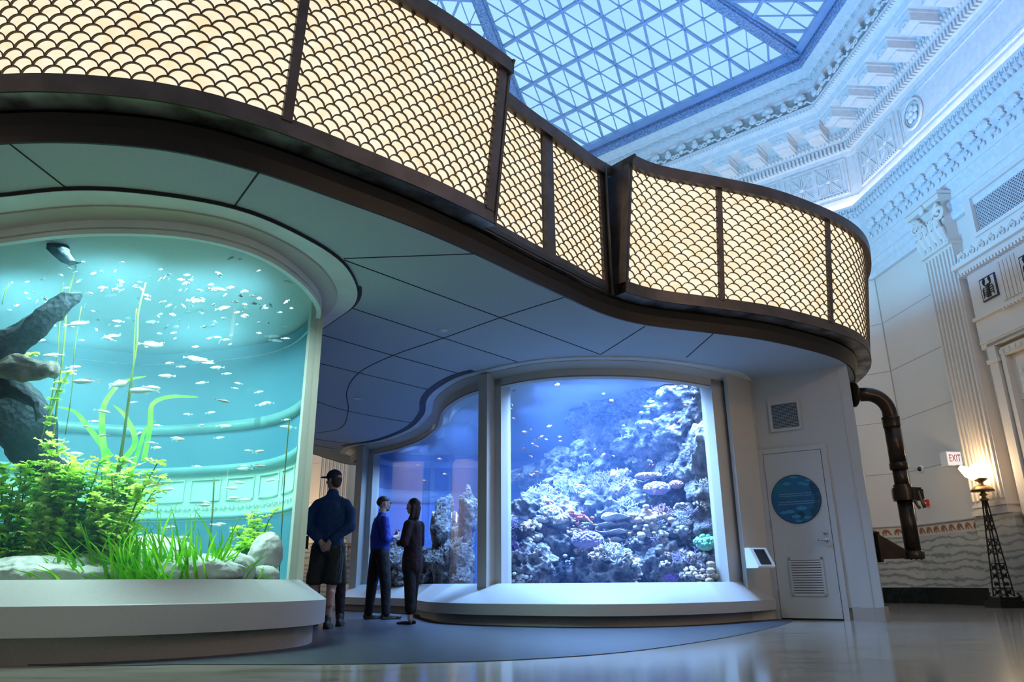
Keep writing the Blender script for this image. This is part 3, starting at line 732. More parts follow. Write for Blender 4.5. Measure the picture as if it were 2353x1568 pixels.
# ceiling of the canopy deck so that the lanterns are closed
# sprinkler covers and small fittings on the soffit
for (x, y, lb) in ((-.837, 8.387, 'white round sprinkler cover in the middle of the grey soffit'), (-2.54, 11.758, 'small farther sprinkler cover on the blue-lit soffit')):
    s = MB().lathe([(.055, 0), (.062, .006), (.05, .014), (.0, .014)][::-1] and [(.06, -.012), (.066, -.004), (.066, .0)], (0, 0, 0), 20).build('sprinkler_cover', 'white', None, True, (x, y, ZS-.001))
    tag(s, lb, 'sprinkler cover')

# ---------------------------------------------------------------- left tank (planted river tank)
tl = thing('aquarium_tank', 'large curved glass aquarium full of green plants, at left', 'aquarium')
baseL = V2([(-6.6, 6.6), (-5.4, 5.55), (-4.4, 5.28), (-3.378, 5.249), (-2.863, 5.352), (-2.396, 5.618), (-2.037, 5.995), (-1.80, 6.5), (-1.80, 7.05), (-2.08, 7.75), (-3.0, 8.9), (-4.8, 9.5), (-6.4, 8.8), (-7.0, 7.7)])
BL = relax(catmull(baseL, .1, True), 3, True); BN = normals(BL, True)
lipL = V2([(-6.3, 7.0), (-5.6, 6.1), (-4.9, 5.72), (-4.29, 5.578), (-3.634, 5.42), (-3.09, 5.40), (-2.592, 5.50), (-2.20, 5.83), (-2.02, 6.40), (-1.99, 7.0), (-2.10, 7.45), (-2.6, 8.3), (-3.3, 8.8), (-4.7, 9.1), (-5.9, 8.5), (-6.4, 7.7)])
GL = relax(catmull(lipL, .1, True), 4, True); GN = normals(GL, True)
ringL = V2([(-6.9, 7.2), (-6.3, 6.0), (-5.0, 5.25), (-3.982, 5.076), (-3.416, 4.977), (-2.932, 5.01), (-2.225, 5.281), (-1.808, 5.817), (-1.587, 6.37), (-1.592, 7.074), (-1.741, 7.509), (-1.985, 7.848), (-2.45, 8.45), (-3.3, 9.2), (-4.8, 9.6), (-6.4, 9.0), (-7.0, 8.1)])
RG = relax(catmull(ringL, .1, True), 3, True); RN = normals(RG, True)
def plinth(P, N, ztop, zb, zg, zi, G, GNn, parent, over, name='base'):
    sweep(P, N, [(-.3, 0), (0, 0), (0, zb+.02), (-.3, zb+.02)], True, close_prof=True).build('plinth', 'plinth', parent)
    mb = MB(); n = len(P)
    outer = [(p+m*over) for p, m in zip(P, N)]
    gi = [min(G, key=lambda g: (g-q).length) for q in outer]
    vs = []
    for q, m, g in zip(outer, N, gi):
        vs += [(q.x-m.x*over*1.0, q.y-m.y*over*1.0, zb), (q.x, q.y, zb), (q.x, q.y, ztop-.01), (q.x-m.x*.012, q.y-m.y*.012, ztop), (g.x+m.x*.03, g.y+m.y*.03, zi), (g.x-m.x*.06, g.y-m.y*.06, zi)]
    fs = []
    for i in range(n):
        for j in range(5): i2 = (i+1) % n; fs.append((i*6+j, i2*6+j, i2*6+j+1, i*6+j+1))
    mb.add(vs, fs); return smooth_by_angle(mb.build('sill', 'service', parent), 30)
plinth(BL, BN, .375, .17, .54, .535, GL, GN, tl, .10)
def ring_band(outer, inner, z0, z1, mat, name, parent):
    """flat band between two closed plan curves, resampled"""
    mb = MB(); n = len(outer); inn = [min(inner, key=lambda g: (g-q).length) for q in outer]; vs = []
    for q, g in zip(outer, inn): vs += [(q.x, q.y, z0+.03), (q.x, q.y, z0), (g.x, g.y, z1), (g.x, g.y, z1+.03)]
    fs = [(i*4+j, ((i+1) % n)*4+j, ((i+1) % n)*4+j+1, i*4+j+1) for i in range(n) for j in range(3)]
    return mb.add(vs, fs).build(name, mat, parent)
midL = [p.lerp(min(GL, key=lambda g: (g-p).length), .52) for p in RG]
ring_band(RG, midL, ZS-.035, ZS-.035, 'soffit_white', 'outer_ring', tl)
ring_band(midL, [g+m*.03 for g, m in zip(GL, GN)], ZS-.05, ZS-.075, 'surround', 'inner_ring', tl)
mb = MB(); sweep(GL, GN, [(.03, ZS-.06), (.03, ZS-.14), (.012, ZS-.145), (.012, ZS-.155), (.03, ZS-.16), (.03, ZS-.20), (-.02, ZS-.20)], True, mb=mb); smooth_by_angle(mb.build('head_frame', 'soffit_white', tl))
mb = MB(); sweep(RG, RN, [(.012, ZS-.004), (.0, ZS-.03)], True, mb=mb); mb.build('shadow_line', 'groove', tl)
# glass (the front, from the far left round to the mullion) and the added back shell
ia, ib = nearest(GL, (-6.2, 6.9)), nearest(GL, (-2.13, 7.42))
gp = rng_ = [GL[i % len(GL)] for i in range(ia, ib+1)] if ia < ib else [GL[i % len(GL)] for i in range(ia, ib+len(GL)+1)]
gn = normals(gp)
mb = MB(); sweep(gp, gn, [(0, .50), (0, ZS-.2)], mb=mb); g = mb.build('glass_pane', 'glass', tl, True)
# mullion
m0 = GL[ib]
mb = MB(); mt = (GL[(ib+1) % len(GL)]-GL[ib-1]).normalized(); mn = Vector((mt.y, -mt.x))
ang = math.atan2(mt.y, mt.x)
mb.box((m0.x+mt.x*.10, m0.y+mt.y*.10, (ZS+.5)/2), (.26, .13, ZS-.5), ang); mb.build('mullion', 'surround', tl)
# added back shell: water haze put into its teal, hall view into a band
bi = [GL[i % len(GL)] for i in range(ib+2, ia+len(GL)+1)] if ib < ia+len(GL) else []
bn = normals(bi)
MT['backL'] = pmat('teal_haze_shell', (.07, .26, .36), .5, var=(.055, .22, .32), vscale=.8)
MT['bandL'] = pmat('pale_green_band', (.50, .80, .68), .6, var=(.42, .72, .62), vscale=1.2)
MT['rail_teal'] = pmat('teal_shelf', (.16, .42, .42), .4)
ZW0, ZW1 = 1.22, 1.78
mb = MB(); sweep(bi, bn, [(-.0, .2), (-.0, ZW0)], mb=mb); mb.build('back_shell', 'backL', tl, True)
mb = MB(); sweep(bi, bn, [(-.0, ZW1), (-.0, ZS-.05)], mb=mb); mb.build('back_shell', 'backL', tl, True)
mb = MB(); sweep(bi, bn, [(0, ZW0), (.0, ZW1)], mb=mb)
mb.build('back_band', 'bandL', tl, True)
mb = MB(); sweep(bi, bn, [(0.01, ZW1-.02), (-.06, ZW1-.01), (-.06, ZW1+.08), (.01, ZW1+.09)], mb=mb); sweep(bi, bn, [(0.01, 2.28), (-.03, 2.28), (-.03, 2.40), (.01, 2.40)], mb=mb); sweep(bi, bn, [(0.01, ZW0+.02), (-.02, ZW0+.02), (-.02, ZW0+.05), (.01, ZW0+.05)], mb=mb)
mb.build('back_moulding', 'rail_teal', tl, True)
mb = MB(); bl = arclen(bi); L = bl[-1]
def bpos(s, z, e=-.02):
    for j in range(len(bl)-1):
        if bl[j+1] >= s: break
    t = (s-bl[j])/(bl[j+1]-bl[j]); p = bi[j].lerp(bi[j+1], t); n_ = bn[j]; return Vector((p.x+n_.x*e, p.y+n_.y*e, z))
s = .3
while s < L-.7:
    for (a, b) in (((s, 1.45), (s+.42, 1.45)), ((s, 1.70), (s+.42, 1.70)), ((s, 1.45), (s, 1.70)), ((s+.42, 1.45), (s+.42, 1.70))):
        mb.bar(bpos(*a, -.01), bpos(*b, -.01), .012, .012)
    for q in range(4): mb.tube([bpos(s+q*.13+.05*t, 1.36+.025*math.sin(t*6), -.015) for t in np.linspace(0, 2, 7)], .007, 4)
    s += .52
mb.build('back_relief', 'bandL', tl)
# gravel bed, lid, water surface
MT['gravel'] = pmat('pale_gravel', (.55, .58, .48), .9, var=(.25, .28, .2), vscale=30, bmp=1, bscale=60)
MT['water'] = glassmat('water_surface', (.55, .85, .95), .35, .02)
def cap_poly(P, z, name, mat, parent, inset=.03, th=.02):
    N_ = normals(P, True); Q = [p-m*inset for p, m in zip(P, N_)]; n = len(Q); mb = MB()
    mb.add([(q.x, q.y, zz) for zz in (z, z+th) for q in Q], [tuple(range(n)), tuple(range(n, 2*n))]+[(i, (i+1) % n, (i+1) % n+n, i+n) for i in range(n)])
    return mb.build(name, mat, parent)
cap_poly(GL, .42, 'gravel_bed', 'gravel', tl)
cap_poly(GL, .45, 'water', 'waterL', tl, .03, ZS-.12-.45)

# ---------------------------------------------------------------- right tank (reef)
tr = thing('aquarium_tank', 'curved reef aquarium in a white surround with two blue windows', 'aquarium')
baseR = V2([(3.64, 10.98), (2.494, 9.70), (1.598, 9.16), (.847, 9.12), (.099, 9.448), (-.549, 9.9), (-.985, 10.55), (-1.20, 11.3), (-1.45, 12.2), (-1.62, 13.2), (-2.25, 14.2), (-3.1, 15.2), (-3.75, 16.6), (-3.5, 17.6), (-2.2, 18.1), (.3, 18.1), (2.6, 17), (4.0, 15), (4.5, 12.6)])
baseR = baseR[::-1]
BR = relax(catmull(baseR, .12, True), 3, True); BRN = normals(BR, True)
GR = [p-m*.34 for p, m in zip(BR, BRN)]; GR = relax(GR, 3, True); GRN = normals(GR, True)
ringR = V2([(-3.9, 17.2), (-3.855, 16.573), (-3.622, 16.085), (-2.848, 15.493), (-2.037, 14.274), (-1.581, 12.926), (-1.431, 11.941), (-1.214, 11.225), (-.816, 10.468), (-.417, 10.129), (.139, 9.709), (.726, 9.518), (1.311, 9.492), (1.916, 9.587), (2.576, 9.874), (3.015, 10.148), (3.50, 10.56), (4.4, 12.6), (3.9, 15), (2.5, 16.9), (.3, 18.0), (-2.2, 18.2)])
RR = relax(catmull(ringR, .12, True), 2, True); RRN = normals(RR, True)
WR = [p-m*.24 for p, m in zip(RR, RRN)]; WR = relax(WR, 2, True); WRN = normals(WR, True)   # face of the surround
plinth(BR, BRN, .265, .125, .5, .49, WR, WRN, tr, .12)
ring_band(RR, [p-m*.12 for p, m in zip(RR, RRN)], ZS-.02, ZS-.02, 'soffit_white', 'outer_ring', tr)
ring_band([p-m*.12 for p, m in zip(RR, RRN)], WR, ZS-.03, ZS-.10, 'surround', 'inner_ring', tr)
mb = MB(); sweep(WR, WRN, [(.0, ZS-.05), (.0, ZS-.20), (-.02, ZS-.20), (-.02, ZS-.215), (-.0, ZS-.22), (-.06, ZS-.24), (-.06, ZS-.05)], True, mb=mb); smooth_by_angle(mb.build('head_frame', 'surround', tr))
# dark reveal slot round the concave part of the soffit
sl_ = cut(RR, (-.50, 10.2), (-3.7, 16.2)); sn_ = [RRN[RR.index(p)] for p in sl_]
mb = MB(); sweep(sl_, sn_, [(.01, ZS-.006), (.11, ZS-.006), (.11, ZS-.002)], mb=mb); mb.build('slot', 'black', tr)
sl2 = cut(RG, (-1.60, 7.0), (-2.5, 8.5)); sn2 = [RN[RG.index(p)] for p in sl2]
mb = MB(); sweep(sl2, sn2, [(.01, ZS-.006), (.045, ZS-.006), (.045, ZS-.002)], mb=mb); mb.build('slot', 'black', tl)
def surround_seg(a, b, z0, z1, name='pillar', depth=.20, mat='surround', out=.0):
    P = cut(WR, a, b); N = [WRN[WR.index(p)] for p in P]
    mb = MB(); sweep(P, N, [(out, z0), (out, z1), (-depth, z1), (-depth, z0)], close_prof=True, mb=mb); return smooth_by_angle(mb.build(name, mat, tr), 40)
def wr_at(px, z=1.8):
    """plan point of the surround face seen in the picture column px (just measures where each jamb stands)"""
    best = None
    for p in WR:
        v = np.array([p.x, p.y, z-CZ]); a = v@_f; x = W/2+FPX*(v@_r)/a
        if p.y > 17.3 or (p.x > .5 and p.y > 11.6): continue
        if px > 1095 and p.y > 11.2: continue
        if px < 1095 and p.y < 10.4: continue
        e = abs(x-px)
        if best is None or e < best[0]: best = (e, p)
    return tuple(best[1])
A0, A1 = wr_at(1128), wr_at(1152); A2, A3 = wr_at(1648), wr_at(1745)
B0, B1 = wr_at(850), wr_at(828)
surround_seg(A2, (3.42, 10.8), .46, ZS, 'pillar', .22)
surround_seg(A0, A1, .46, ZS, 'pillar', .22)
surround_seg(B0, B1, .46, ZS, 'pillar', .2)
# projecting fin between the two windows
p0 = Vector(A0); n0 = WRN[WR.index(p0)]; q0 = p0+n0*.05
mb = MB(); mb.box((q0.x-.06, q0.y+.02, (ZS+.27)/2-.02), (.16, .20, ZS-.31), math.atan2(n0.y, n0.x)+PI/2); mb.build('mullion', 'surround', tr)
p0 = Vector(B1); n0 = WRN[WR.index(p0)]; q0 = p0+n0*.06
mb = MB(); mb.box((q0.x, q0.y, (ZS+.27)/2-.02), (.2, .22, ZS-.31), math.atan2(n0.y, n0.x)+PI/2); mb.build('mullion', 'surround', tr)
# glass panes set back inside, pale reveals
for (a, b) in ((A1, A2), (B0, A0)):
    P = cut(WR, a, b); N = [WRN[WR.index(p)] for p in P]
    mb = MB(); sweep(P, N, [(-.15, .47), (-.15, ZS-.16)], mb=mb); mb.build('glass_pane', 'glass', tr, True)
MT['backR'] = pmat('blue_back_wall', (.15, .29, .78), .5, var=(.12, .25, .72), vscale=.6)
MT['bandR'] = pmat('pale_blue_band', (.34, .48, .85), .5)
bk = cut(BR, (3.6, 15.6), (-3.0, 17.8)); 
BP = V2([(3.25, 11.3), (3.7, 13), (3.2, 15.2), (1.8, 16.6), (-.6, 17.2), (-2.6, 17.0), (-3.1, 16.2)])
BPc = catmull(BP, .2); BPn = normals(BPc, flip=-1)
mb = MB(); sweep(BPc, BPn, [(0, .2), (0, ZS-.05)], mb=mb); mb.build('back_shell', 'backR', tr, True)
mb = MB(); sweep(BPc, BPn, [(.01, 2.25), (.06, 2.26), (.06, 2.52), (.01, 2.53)], mb=mb); sweep(BPc, BPn, [(.01, 3.05), (.05, 3.05), (.05, 3.2), (.01, 3.2)], mb=mb); mb.build('back_moulding', 'bandR', tr, True)
MT['sand'] = pmat('reef_sand', (.55, .56, .58), .9, var=(.35, .36, .4), vscale=20, bmp=1, bscale=50)
cap_poly([p-m*.1 for p, m in zip(GR, GRN)], .38, 'sand_bed', 'sand', tr, 0)
cap_poly([p-m*.02 for p, m in zip(GR, GRN)], .40, 'water', 'waterR', tr, 0, ZS-.12-.40)

# ---------------------------------------------------------------- service wall with door
W0, W1, W2 = Vector((3.58, 10.76, 0)), Vector((4.72, 9.98, 0)), Vector((5.38, 11.35, 0))
u1 = (W1-W0).normalized(); n1 = Vector((u1.y, -u1.x, 0)); LW = (W1-W0).length
def sw(x, z, e=0): return W0+u1*x+n1*e+Vector((0, 0, z))
def swbox(mb, x0, x1, z0, z1, e0, e1, mi=0):
    mb.add([sw(x, z, e) for x in (x0, x1) for e in (e0, e1) for z in (z0, z1)], [(0, 1, 3, 2), (4, 6, 7, 5), (0, 4, 5, 1), (2, 3, 7, 6), (0, 2, 6, 4), (1, 5, 7, 3)], mi)
mb = MB(); 
pts = [W0-u1*.02-n1*.02, W1-n1*.0, W2, W2+Vector((-1.6, .9, 0)), W0+Vector((-.2, 1.6, 0))]
mb.prism([(p.x, p.y) for p in pts], 0.16, ZS)
sw_o = mb.build('wall_service', 'service'); sw_o['kind'] = 'structure'
mb = MB(); swbox(mb, 1.0, LW+.004, 0, .17, -.3, -.004)
d2 = (W2-W1).normalized(); nn2 = Vector((d2.y, -d2.x, 0))
mb.bar(W1+Vector((0, 0, .085))-nn2*.02, W2+Vector((0, 0, .085))-nn2*.02, .03, .17); mb.build('baseboard_service', 'plinth')['kind'] = 'structure'
mb = MB(); swbox(mb, -.06, .0, 0.02, ZS-.02, .0, .05); swbox(mb, .0, .02, 0, ZS-.02, -.0, .025); swbox(mb, LW-.13, LW-.118, .17, ZS-.01, -.0, .004); mb.build('trim_corner', 'service')['kind'] = 'structure'
# filler between the tank surround and the service wall
e0 = Vector((3.10, 10.36, 0)); mb = MB(); mb.bar(e0+Vector((0, 0, ZS/2)), Vector((3.60, 10.80, ZS/2)), .06, ZS-.004); mb.build('trim_infill', 'surround')['kind'] = 'structure'
# door frame, leaf
mb = MB(); swbox(mb, .02, .085, 0, 2.32, 0, .026); swbox(mb, .885, .96, 0, 2.32, 0, .016); swbox(mb, .085, .885, 2.25, 2.32, 0, .016)
dr = mb.build('door_1', 'service'); dr['kind'] = 'structure'
mb = MB(); swbox(mb, .08, .89, .0, 2.26, 0.0, .004); mb.build('gap', 'groove', dr)
mb = MB(); swbox(mb, .092, .878, .02, 2.243, .002, .022); mb.build('door_leaf', 'service', dr)
for z in (.32, 1.25, 2.02):
    mb = MB(); a = sw(.088, z, .03); mb.tube([a-Vector((0, 0, .055)), a+Vector((0, 0, .055))], .009, 8); mb.build('hinge', 'chrome', dr)
mb = MB(); a = sw(.81, 1.02, .022); mb.tube([a, a+n1*.055], .013, 10); mb.tube([a+n1*.05, a+n1*.055-u1*.11], .010, 8); R3 = Matrix((u1, Vector((0, 0, 1)), n1)).transposed()
mb.lathe([(.032, 0), (.03, .008), (.012, .01)], a, 20, R3); mb.build('door_handle', 'chrome', dr, True)
mb = MB(); mb.lathe([(.028, 0), (.026, .012), (.014, .018)], sw(.80, 1.115, .022), 20, R3); mb.build('deadbolt', 'chrome', dr, True)
# louvre in the door
mb = MB()
for (x0, x1, z0, z1) in ((.27, .30, .30, .80), (.69, .72, .30, .80), (.27, .72, .30, .335), (.27, .72, .765, .80)): swbox(mb, x0, x1, z0, z1, .02, .035)
lv = mb.build('louvre_frame', 'service', dr)
mb = MB(); swbox(mb, .30, .69, .335, .765, .0221, .0235, mi=1)
for i in range(13):
    z = .345+i*.0325
    mb.add([sw(x, zz, e) for x in (.30, .69) for zz, e in ((z, .034), (z+.003, .036), (z+.025, .025), (z+.022, .023))], [(0, 1, 2, 3), (7, 6, 5, 4), (0, 4, 5, 1), (1, 5, 6, 2), (2, 6, 7, 3), (3, 7, 4, 0)])
mb.build('louvre_slats', ['service', 'vent'], lv)
# round plaque
MT['sign'] = pmat('deep_blue_print', (.004, .075, .20), .35, var=(.003, .12, .21), vscale=2.2)
MT['signfish'] = pmat('pale_fish_print', (.03, .22, .36), .4)
MT['signdark'] = pmat('reef_print', (.004, .05, .09), .4)
MT['signtext'] = pmat('sign_lettering', (.35, .5, .62), .5)
sg = thing('door_sign', 'round dark blue sign with fish and two short paragraphs on the white door', 'sign', sw(.475, 1.585, .022))
def sgp(mb): mb.v = [tuple(Vector(v)-sw(.475, 1.585, .022)) for v in mb.v]; return mb
mb = MB(); mb.lathe([(.335, 0), (.335, .012), (.328, .016)], sw(.475, 1.585, .022), 56, R3); sgp(mb).build('rim', 'darkmetal', sg)
mb = MB(); mb.lathe([(.327, .012), (.327, .0165)], sw(.475, 1.585, .022), 56, R3); sgp(mb).build('face', 'sign', sg)
fr0 = (sw(.475, 1.585, .0390)-sw(.475, 1.585, .022))
for (x, z, l, s) in ((-.10, .215, .12, 1), (-.0, .30, .11, 1), (.10, .21, .10, -1), (.16, .19, .09, -1), (-.19, -.18, .11, 1), (-.10, -.17, .13, 1), (.06, -.13, .15, 1), (-.02, -.24, .13, -1), (.12, -.26, .10, 1), (.0, -.30, .09, 1), (.19, .24, .07, 1)):
    o = [(x+s*l*(-.5+t)*1.0, z+l*.21*math.sin(PI*t)**.8) for t in np.linspace(0, .85, 9)]+[(x+s*l*.5, z+l*.14), (x+s*l*.46, z), (x+s*l*.5, z-l*.14)]+[(x+s*l*(-.5+t)*1.0, z-l*.19*math.sin(PI*t)**.8) for t in np.linspace(.85, .1, 8)]
    mb = MB(); mb.plate(o, (fr0, u1, (0, 0, 1), n1), .001); mb.build('fish_print', 'signfish', sg)
for (x, z, r) in ((.27, .10, .05), (.285, .0, .04), (.27, -.1, .05), (.22, -.19, .05), (.05, -.22, .05), (.24, .17, .04)):
    mb = MB(); mb.plate([(x+r*(1+.2*math.sin(5*t))*math.cos(t), z+r*(1+.2*math.cos(3*t))*math.sin(t)) for t in np.linspace(0, 2*PI, 20)[:-1]], (fr0-n1*.0006, u1, (0, 0, 1), n1), .001); mb.build('reef_print', 'signdark', sg)
for z, b in ((.075, 'Biodiversity is abundance and variety of life forms,'), (.045, 'and it is essential to the health of our blue planet.'), (-.035, 'La biodiversidad es la abundancia y variedad de formas'), (-.065, 'de vida y es esencial para la salud de nuestro planeta azul.')):
    text_mesh(b, .0215, 'signtext', (fr0+Vector((0, 0, z)), u1, Vector((0, 0, 1)), n1), .0008, sg, 'lettering')
# vent grille
vg = thing('vent_grille', 'square steel vent grille on the white wall above the door', 'vent', sw(.46, 2.78, 0))
mb = MB(); o_ = sw(.46, 2.78, 0)
def rel(mb, o): mb.v = [tuple(Vector(v)-o) for v in mb.v]; return mb
frx = [(.235, .275, 2.56, 3.0), (.645, .685, 2.56, 3.0), (.275, .645, 2.56, 2.60), (.275, .645, 2.96, 3.0)]
for x0, x1, z0, z1_ in frx: swbox(mb, x0, x1, z0, z1_, 0, .012)
rel(mb, o_).build('frame', 'service', vg)
mb = MB(); swbox(mb, .275, .645, 2.6, 2.96, 0, .003); rel(mb, o_).build('backing', 'vent', vg)
mb = MB()
for i in range(17): z = 2.609+i*.0212; swbox(mb, .275, .645, z, z+.008, .004, .010)
for i in range(15): x = .285+i*.0252; swbox(mb, x, x+.004, 2.6, 2.96, .004, .011)
rel(mb, o_).build('bars', 'chrome', vg)
# tablet holder on the tank surround
tb = at(1742, 1283, 10.25); tb = Vector((3.26, 10.12, .78))
tp = thing('tablet_stand', 'small white wedge stand with a dark tablet beside the door', 'tablet', tb)
an = Vector((.35, -.93, 0)).normalized(); tu = Vector((-an.y, an.x, 0)); 
mb = MB(); 
vs = []
for s in (-.135, .135):
    for (e, z) in ((-.14, .14), (-.14, -.12), (.10, -.12), (.115, -.10), (-.04, .14)): vs.append(tu*s+an*e+Vector((0, 0, z)))
mb.add(vs, [(0, 1, 2, 3, 4), (9, 8, 7, 6, 5)]+[(i, (i+1) % 5, (i+1) % 5+5, i+5) for i in range(5)]); mb.build('housing', 'white', tp)
sv = (an*(-.155)+Vector((0, 0, .24))).normalized(); sn_v = tu.cross(sv); sn_v = sn_v if sn_v.dot(an) > 0 else -sn_v
c_ = an*.0375+Vector((0, 0, .02))
mb = MB(); mb.plate([(-.085, -.115), (.085, -.115), (.085, .115), (-.085, .115)], (c_+sn_v*.002, tu, sv, sn_v), .003); mb.build('screen', 'screen', tp)

# ---------------------------------------------------------------- periscope-like pipe
PX = Vector((5.72, 10.95, 0)); pipe = thing('periscope_pipe', 'dark bronze pipe bending from the service wall down to a bracket', 'pipe', PX)
mb = MB(); zt = 3.20; w = Vector((5.10, 11.0, zt-.02)); r = .105
el = [Vector((-.52, .02, zt))]+[Vector((-.30+.30*math.sin(a), 0, zt-.30+.30*math.cos(a))) for a in np.linspace(0, PI/2, 10)]+[Vector((0, 0, 2.72))]
mb.tube(el, r, 20); mb.build('elbow', 'pipe', pipe, True)
mb = MB(); Rf = Matrix.Rotation(PI/2, 3, 'Y'); mb.lathe([(.19, -.02), (.19, .02), (.15, .03), (.13, .06), (.11, .07)], (-.50, .02, zt), 24, Rf); mb.build('wall_flange', 'pipe', pipe, True)
mb = MB(); mb.lathe([(.118, 2.68), (.122, 2.70), (.122, 2.80), (.128, 2.81), (.128, 2.84), (.112, 2.85)], (0, 0, 0), 24); mb.build('collar', 'pipe', pipe, True); mb = MB(); mb.lathe([(.112, 2.05), (.125, 2.06), (.125, 2.14), (.112, 2.16)], (0, 0, 0), 24)
mb.build('collar', 'pipe', pipe, True)
mb = MB(); mb.tube([(0, 0, 2.75), (0, 0, 2.1)], .112, 24); mb.tube([(0, 0, 2.1), (0, 0, 1.75)], .098, 24); mb.tube([(0, 0, 1.62), (0, 0, .86)], .105, 24); mb.build('tube', 'pipe', pipe, True)
mb = MB(); o8 = [(.155*math.cos(t), .155*math.sin(t)) for t in np.linspace(PI/4, 2*PI-PI/4, 30)]+[(.20, -.075), (.27, -.05), (.29, 0), (.27, .05), (.20, .075)]
mb.prism([(a*.95, b*.95) for a, b in o8], 1.60, 1.625); mb.prism(o8, 1.625, 1.76); mb.prism([(a*.93, b*.93) for a, b in o8], 1.76, 1.785); mb.tube([(.0, 0, 1.77), (0, 0, 1.83)], .12, 20)
smooth_by_angle(mb.build('eyepiece_housing', 'pipe', pipe), 40)
mb = MB(); mb.tube([(.13, -.17, 1.72), (.14, -.19, 1.6), (.17, -.2, 1.48)], [.02, .018, .025], 8); mb.tube([(.07, -.15, 1.58), (.10, -.19, 1.47)], .022, 10); mb.build('lever', 'brass', pipe, True)
for i in range(14): MB().ball((-.0, -.106, .92+i*.05), .007, 5).build('rivet', 'brass', pipe)
mb = MB(); mb.lathe([(.13, .78), (.135, .80), (.135, .88), (.11, .90)], (0, 0, 0), 24); mb.build('foot', 'pipe', pipe, True)
mb = MB(); mb.plate([(-.50, 1.16), (-.46, 1.12), (-.12, .91), (.14, .885), (.14, .80), (-.48, .78), (-.50, .76)], (Vector((0, -.035, 0)), (1, 0, 0), (0, 0, 1), (0, 1, 0)), .07); mb.box((-.50, -.02, .95), (.03, .14, .42)); mb.build('bracket', 'pipe', pipe)
for i in range(3): MB().ball((-.06+.07*i, -.03, .775), (.012, .012, .01), 6).build('bolt', 'pipe', pipe)

# ---------------------------------------------------------------- torchiere lamp
def torchiere(loc, label, seen=True):
    t = thing('torchiere_lamp', label, 'floor lamp', loc, 'iron torchiere lamps around the hall')
    mb = MB(); mb.box((0, 0, .08), (.62, .62, .16)); mb.box((0, 0, .19), (.5, .5, .08))
    for a in range(4):
        an_ = PI/2*a+PI/4; c_, s_ = math.cos(an_), math.sin(an_)
        mb.tube([(.24*c_, .24*s_, .2), (.33*c_, .33*s_, .26), (.27*c_, .27*s_, .33)], [.03, .035, .02], 6)
    mb.build('foot', 'darkmetal', t)
    mb = MB(); nz = 12
    rr = lambda z: .17*(1-(z-.25)/2.25)**1.0+.045
    for a in range(4):
        an_ = PI/2*a+PI/4; mb.tube([(rr(z)*math.cos(an_), rr(z)*math.sin(an_), z) for z in np.linspace(.25, 2.45, 9)], .017, 6)
        b_ = an_+PI/2
        for i in range(nz):
            z0_, z1_ = .25+2.2*i/nz, .25+2.2*(i+1)/nz
            A_ = Vector((rr(z0_)*math.cos(an_), rr(z0_)*math.sin(an_), z0_)); B_ = Vector((rr(z1_)*math.cos(b_), rr(z1_)*math.sin(b_), z1_))
            A2_ = Vector((rr(z1_)*math.cos(an_), rr(z1_)*math.sin(an_), z1_)); B2_ = Vector((rr(z0_)*math.cos(b_), rr(z0_)*math.sin(b_), z0_))
            if i % 3 != 1: mb.bar(A_, B_, .012, .012); mb.bar(A2_, B2_, .012, .012)
            if i % 3 == 0: mb.bar(A2_, B_, .03, .02)
            if i < 4: m_ = (A_+B_)/2; mb.ball(m_, (.035, .035, .045), 5)
    mb.build('openwork_column', 'darkmetal', t)
    mb = MB(); mb.lathe([(.05, 2.42), (.11, 2.46), (.06, 2.50), (.04, 2.54), (.10, 2.58), (.05, 2.62), (.05, 2.66), (.26, 2.66), (.25, 2.70), (.16, 2.78), (.06, 2.82), (.05, 2.88), (.14, 2.93), (.17, 2.97), (.02, 2.99)], (0, 0, 0), 20); mb.build('crown', 'brass', t, True)
    mb = MB(); mb.ball((0, 0, 3.14), (.22, .21, .20), 14); mb.tube([(-.12, 0, 3.05), (-.28, 0, 3.13), (-.44, 0, 3.24), (-.45, 0, 3.25)], [.15, .14, .06, .01], 12, flat=.9); mb.build('shell_shade', 'globe', t, True)
    t.scale = (.80, .80, .80)
    return t
torchiere((9.12, 14.5, 0), 'tall openwork iron lamp with a glowing shell shade beside the fluted pilaster')
# added torchieres, unseen, put in to warm the lower walls
torchiere((-6.6, 22.2, 0), 'added iron torchiere lamp, unseen behind the left tank, warming the far wall')
torchiere((-9.0, 21.2, 0), 'added unseen iron torchiere lamp warming the far left of the hall')
torchiere((7.2, 5.5, 0), 'added unseen iron torchiere lamp warming the right wall, nearer than the pilaster')
torchiere((2.0, 22.6, 0), 'added unseen iron torchiere lamp warming the wall behind the canopy')
# ---------------------------------------------------------------- small fittings on the east wall
def fpt(x, z, d=0): return fp(0, x, z, d)
N0, T0 = facet(0); UA, VA, NA = -T0*-1, Vector((0, 0, 1)), -N0
# exit sign: a box standing out from the wall beside the pilaster
ex = thing('exit_sign', 'white box EXIT sign with red letters beside the fluted pilaster', 'exit sign', fpt(3.25, 2.95, .0))
def rl(mb, o): mb.v = [tuple(Vector(v)-o) for v in mb.v]; return mb
def fbox(mb, x0, x1, y0, y1, z0, z1, mi=0):
    mb.add([fpt(x, z, y) for x in (x0, x1) for y in (y0, y1) for z in (z0, z1)], [(0, 1, 3, 2), (4, 6, 7, 5), (0, 4, 5, 1), (2, 3, 7, 6), (0, 2, 6, 4), (1, 5, 7, 3)], mi)
eo = fpt(3.25, 2.95, 0)
mb = MB(); fbox(mb, 3.14, 3.36, .0, .34, 2.80, 3.10); rl(mb, eo).build('housing', 'white', ex)
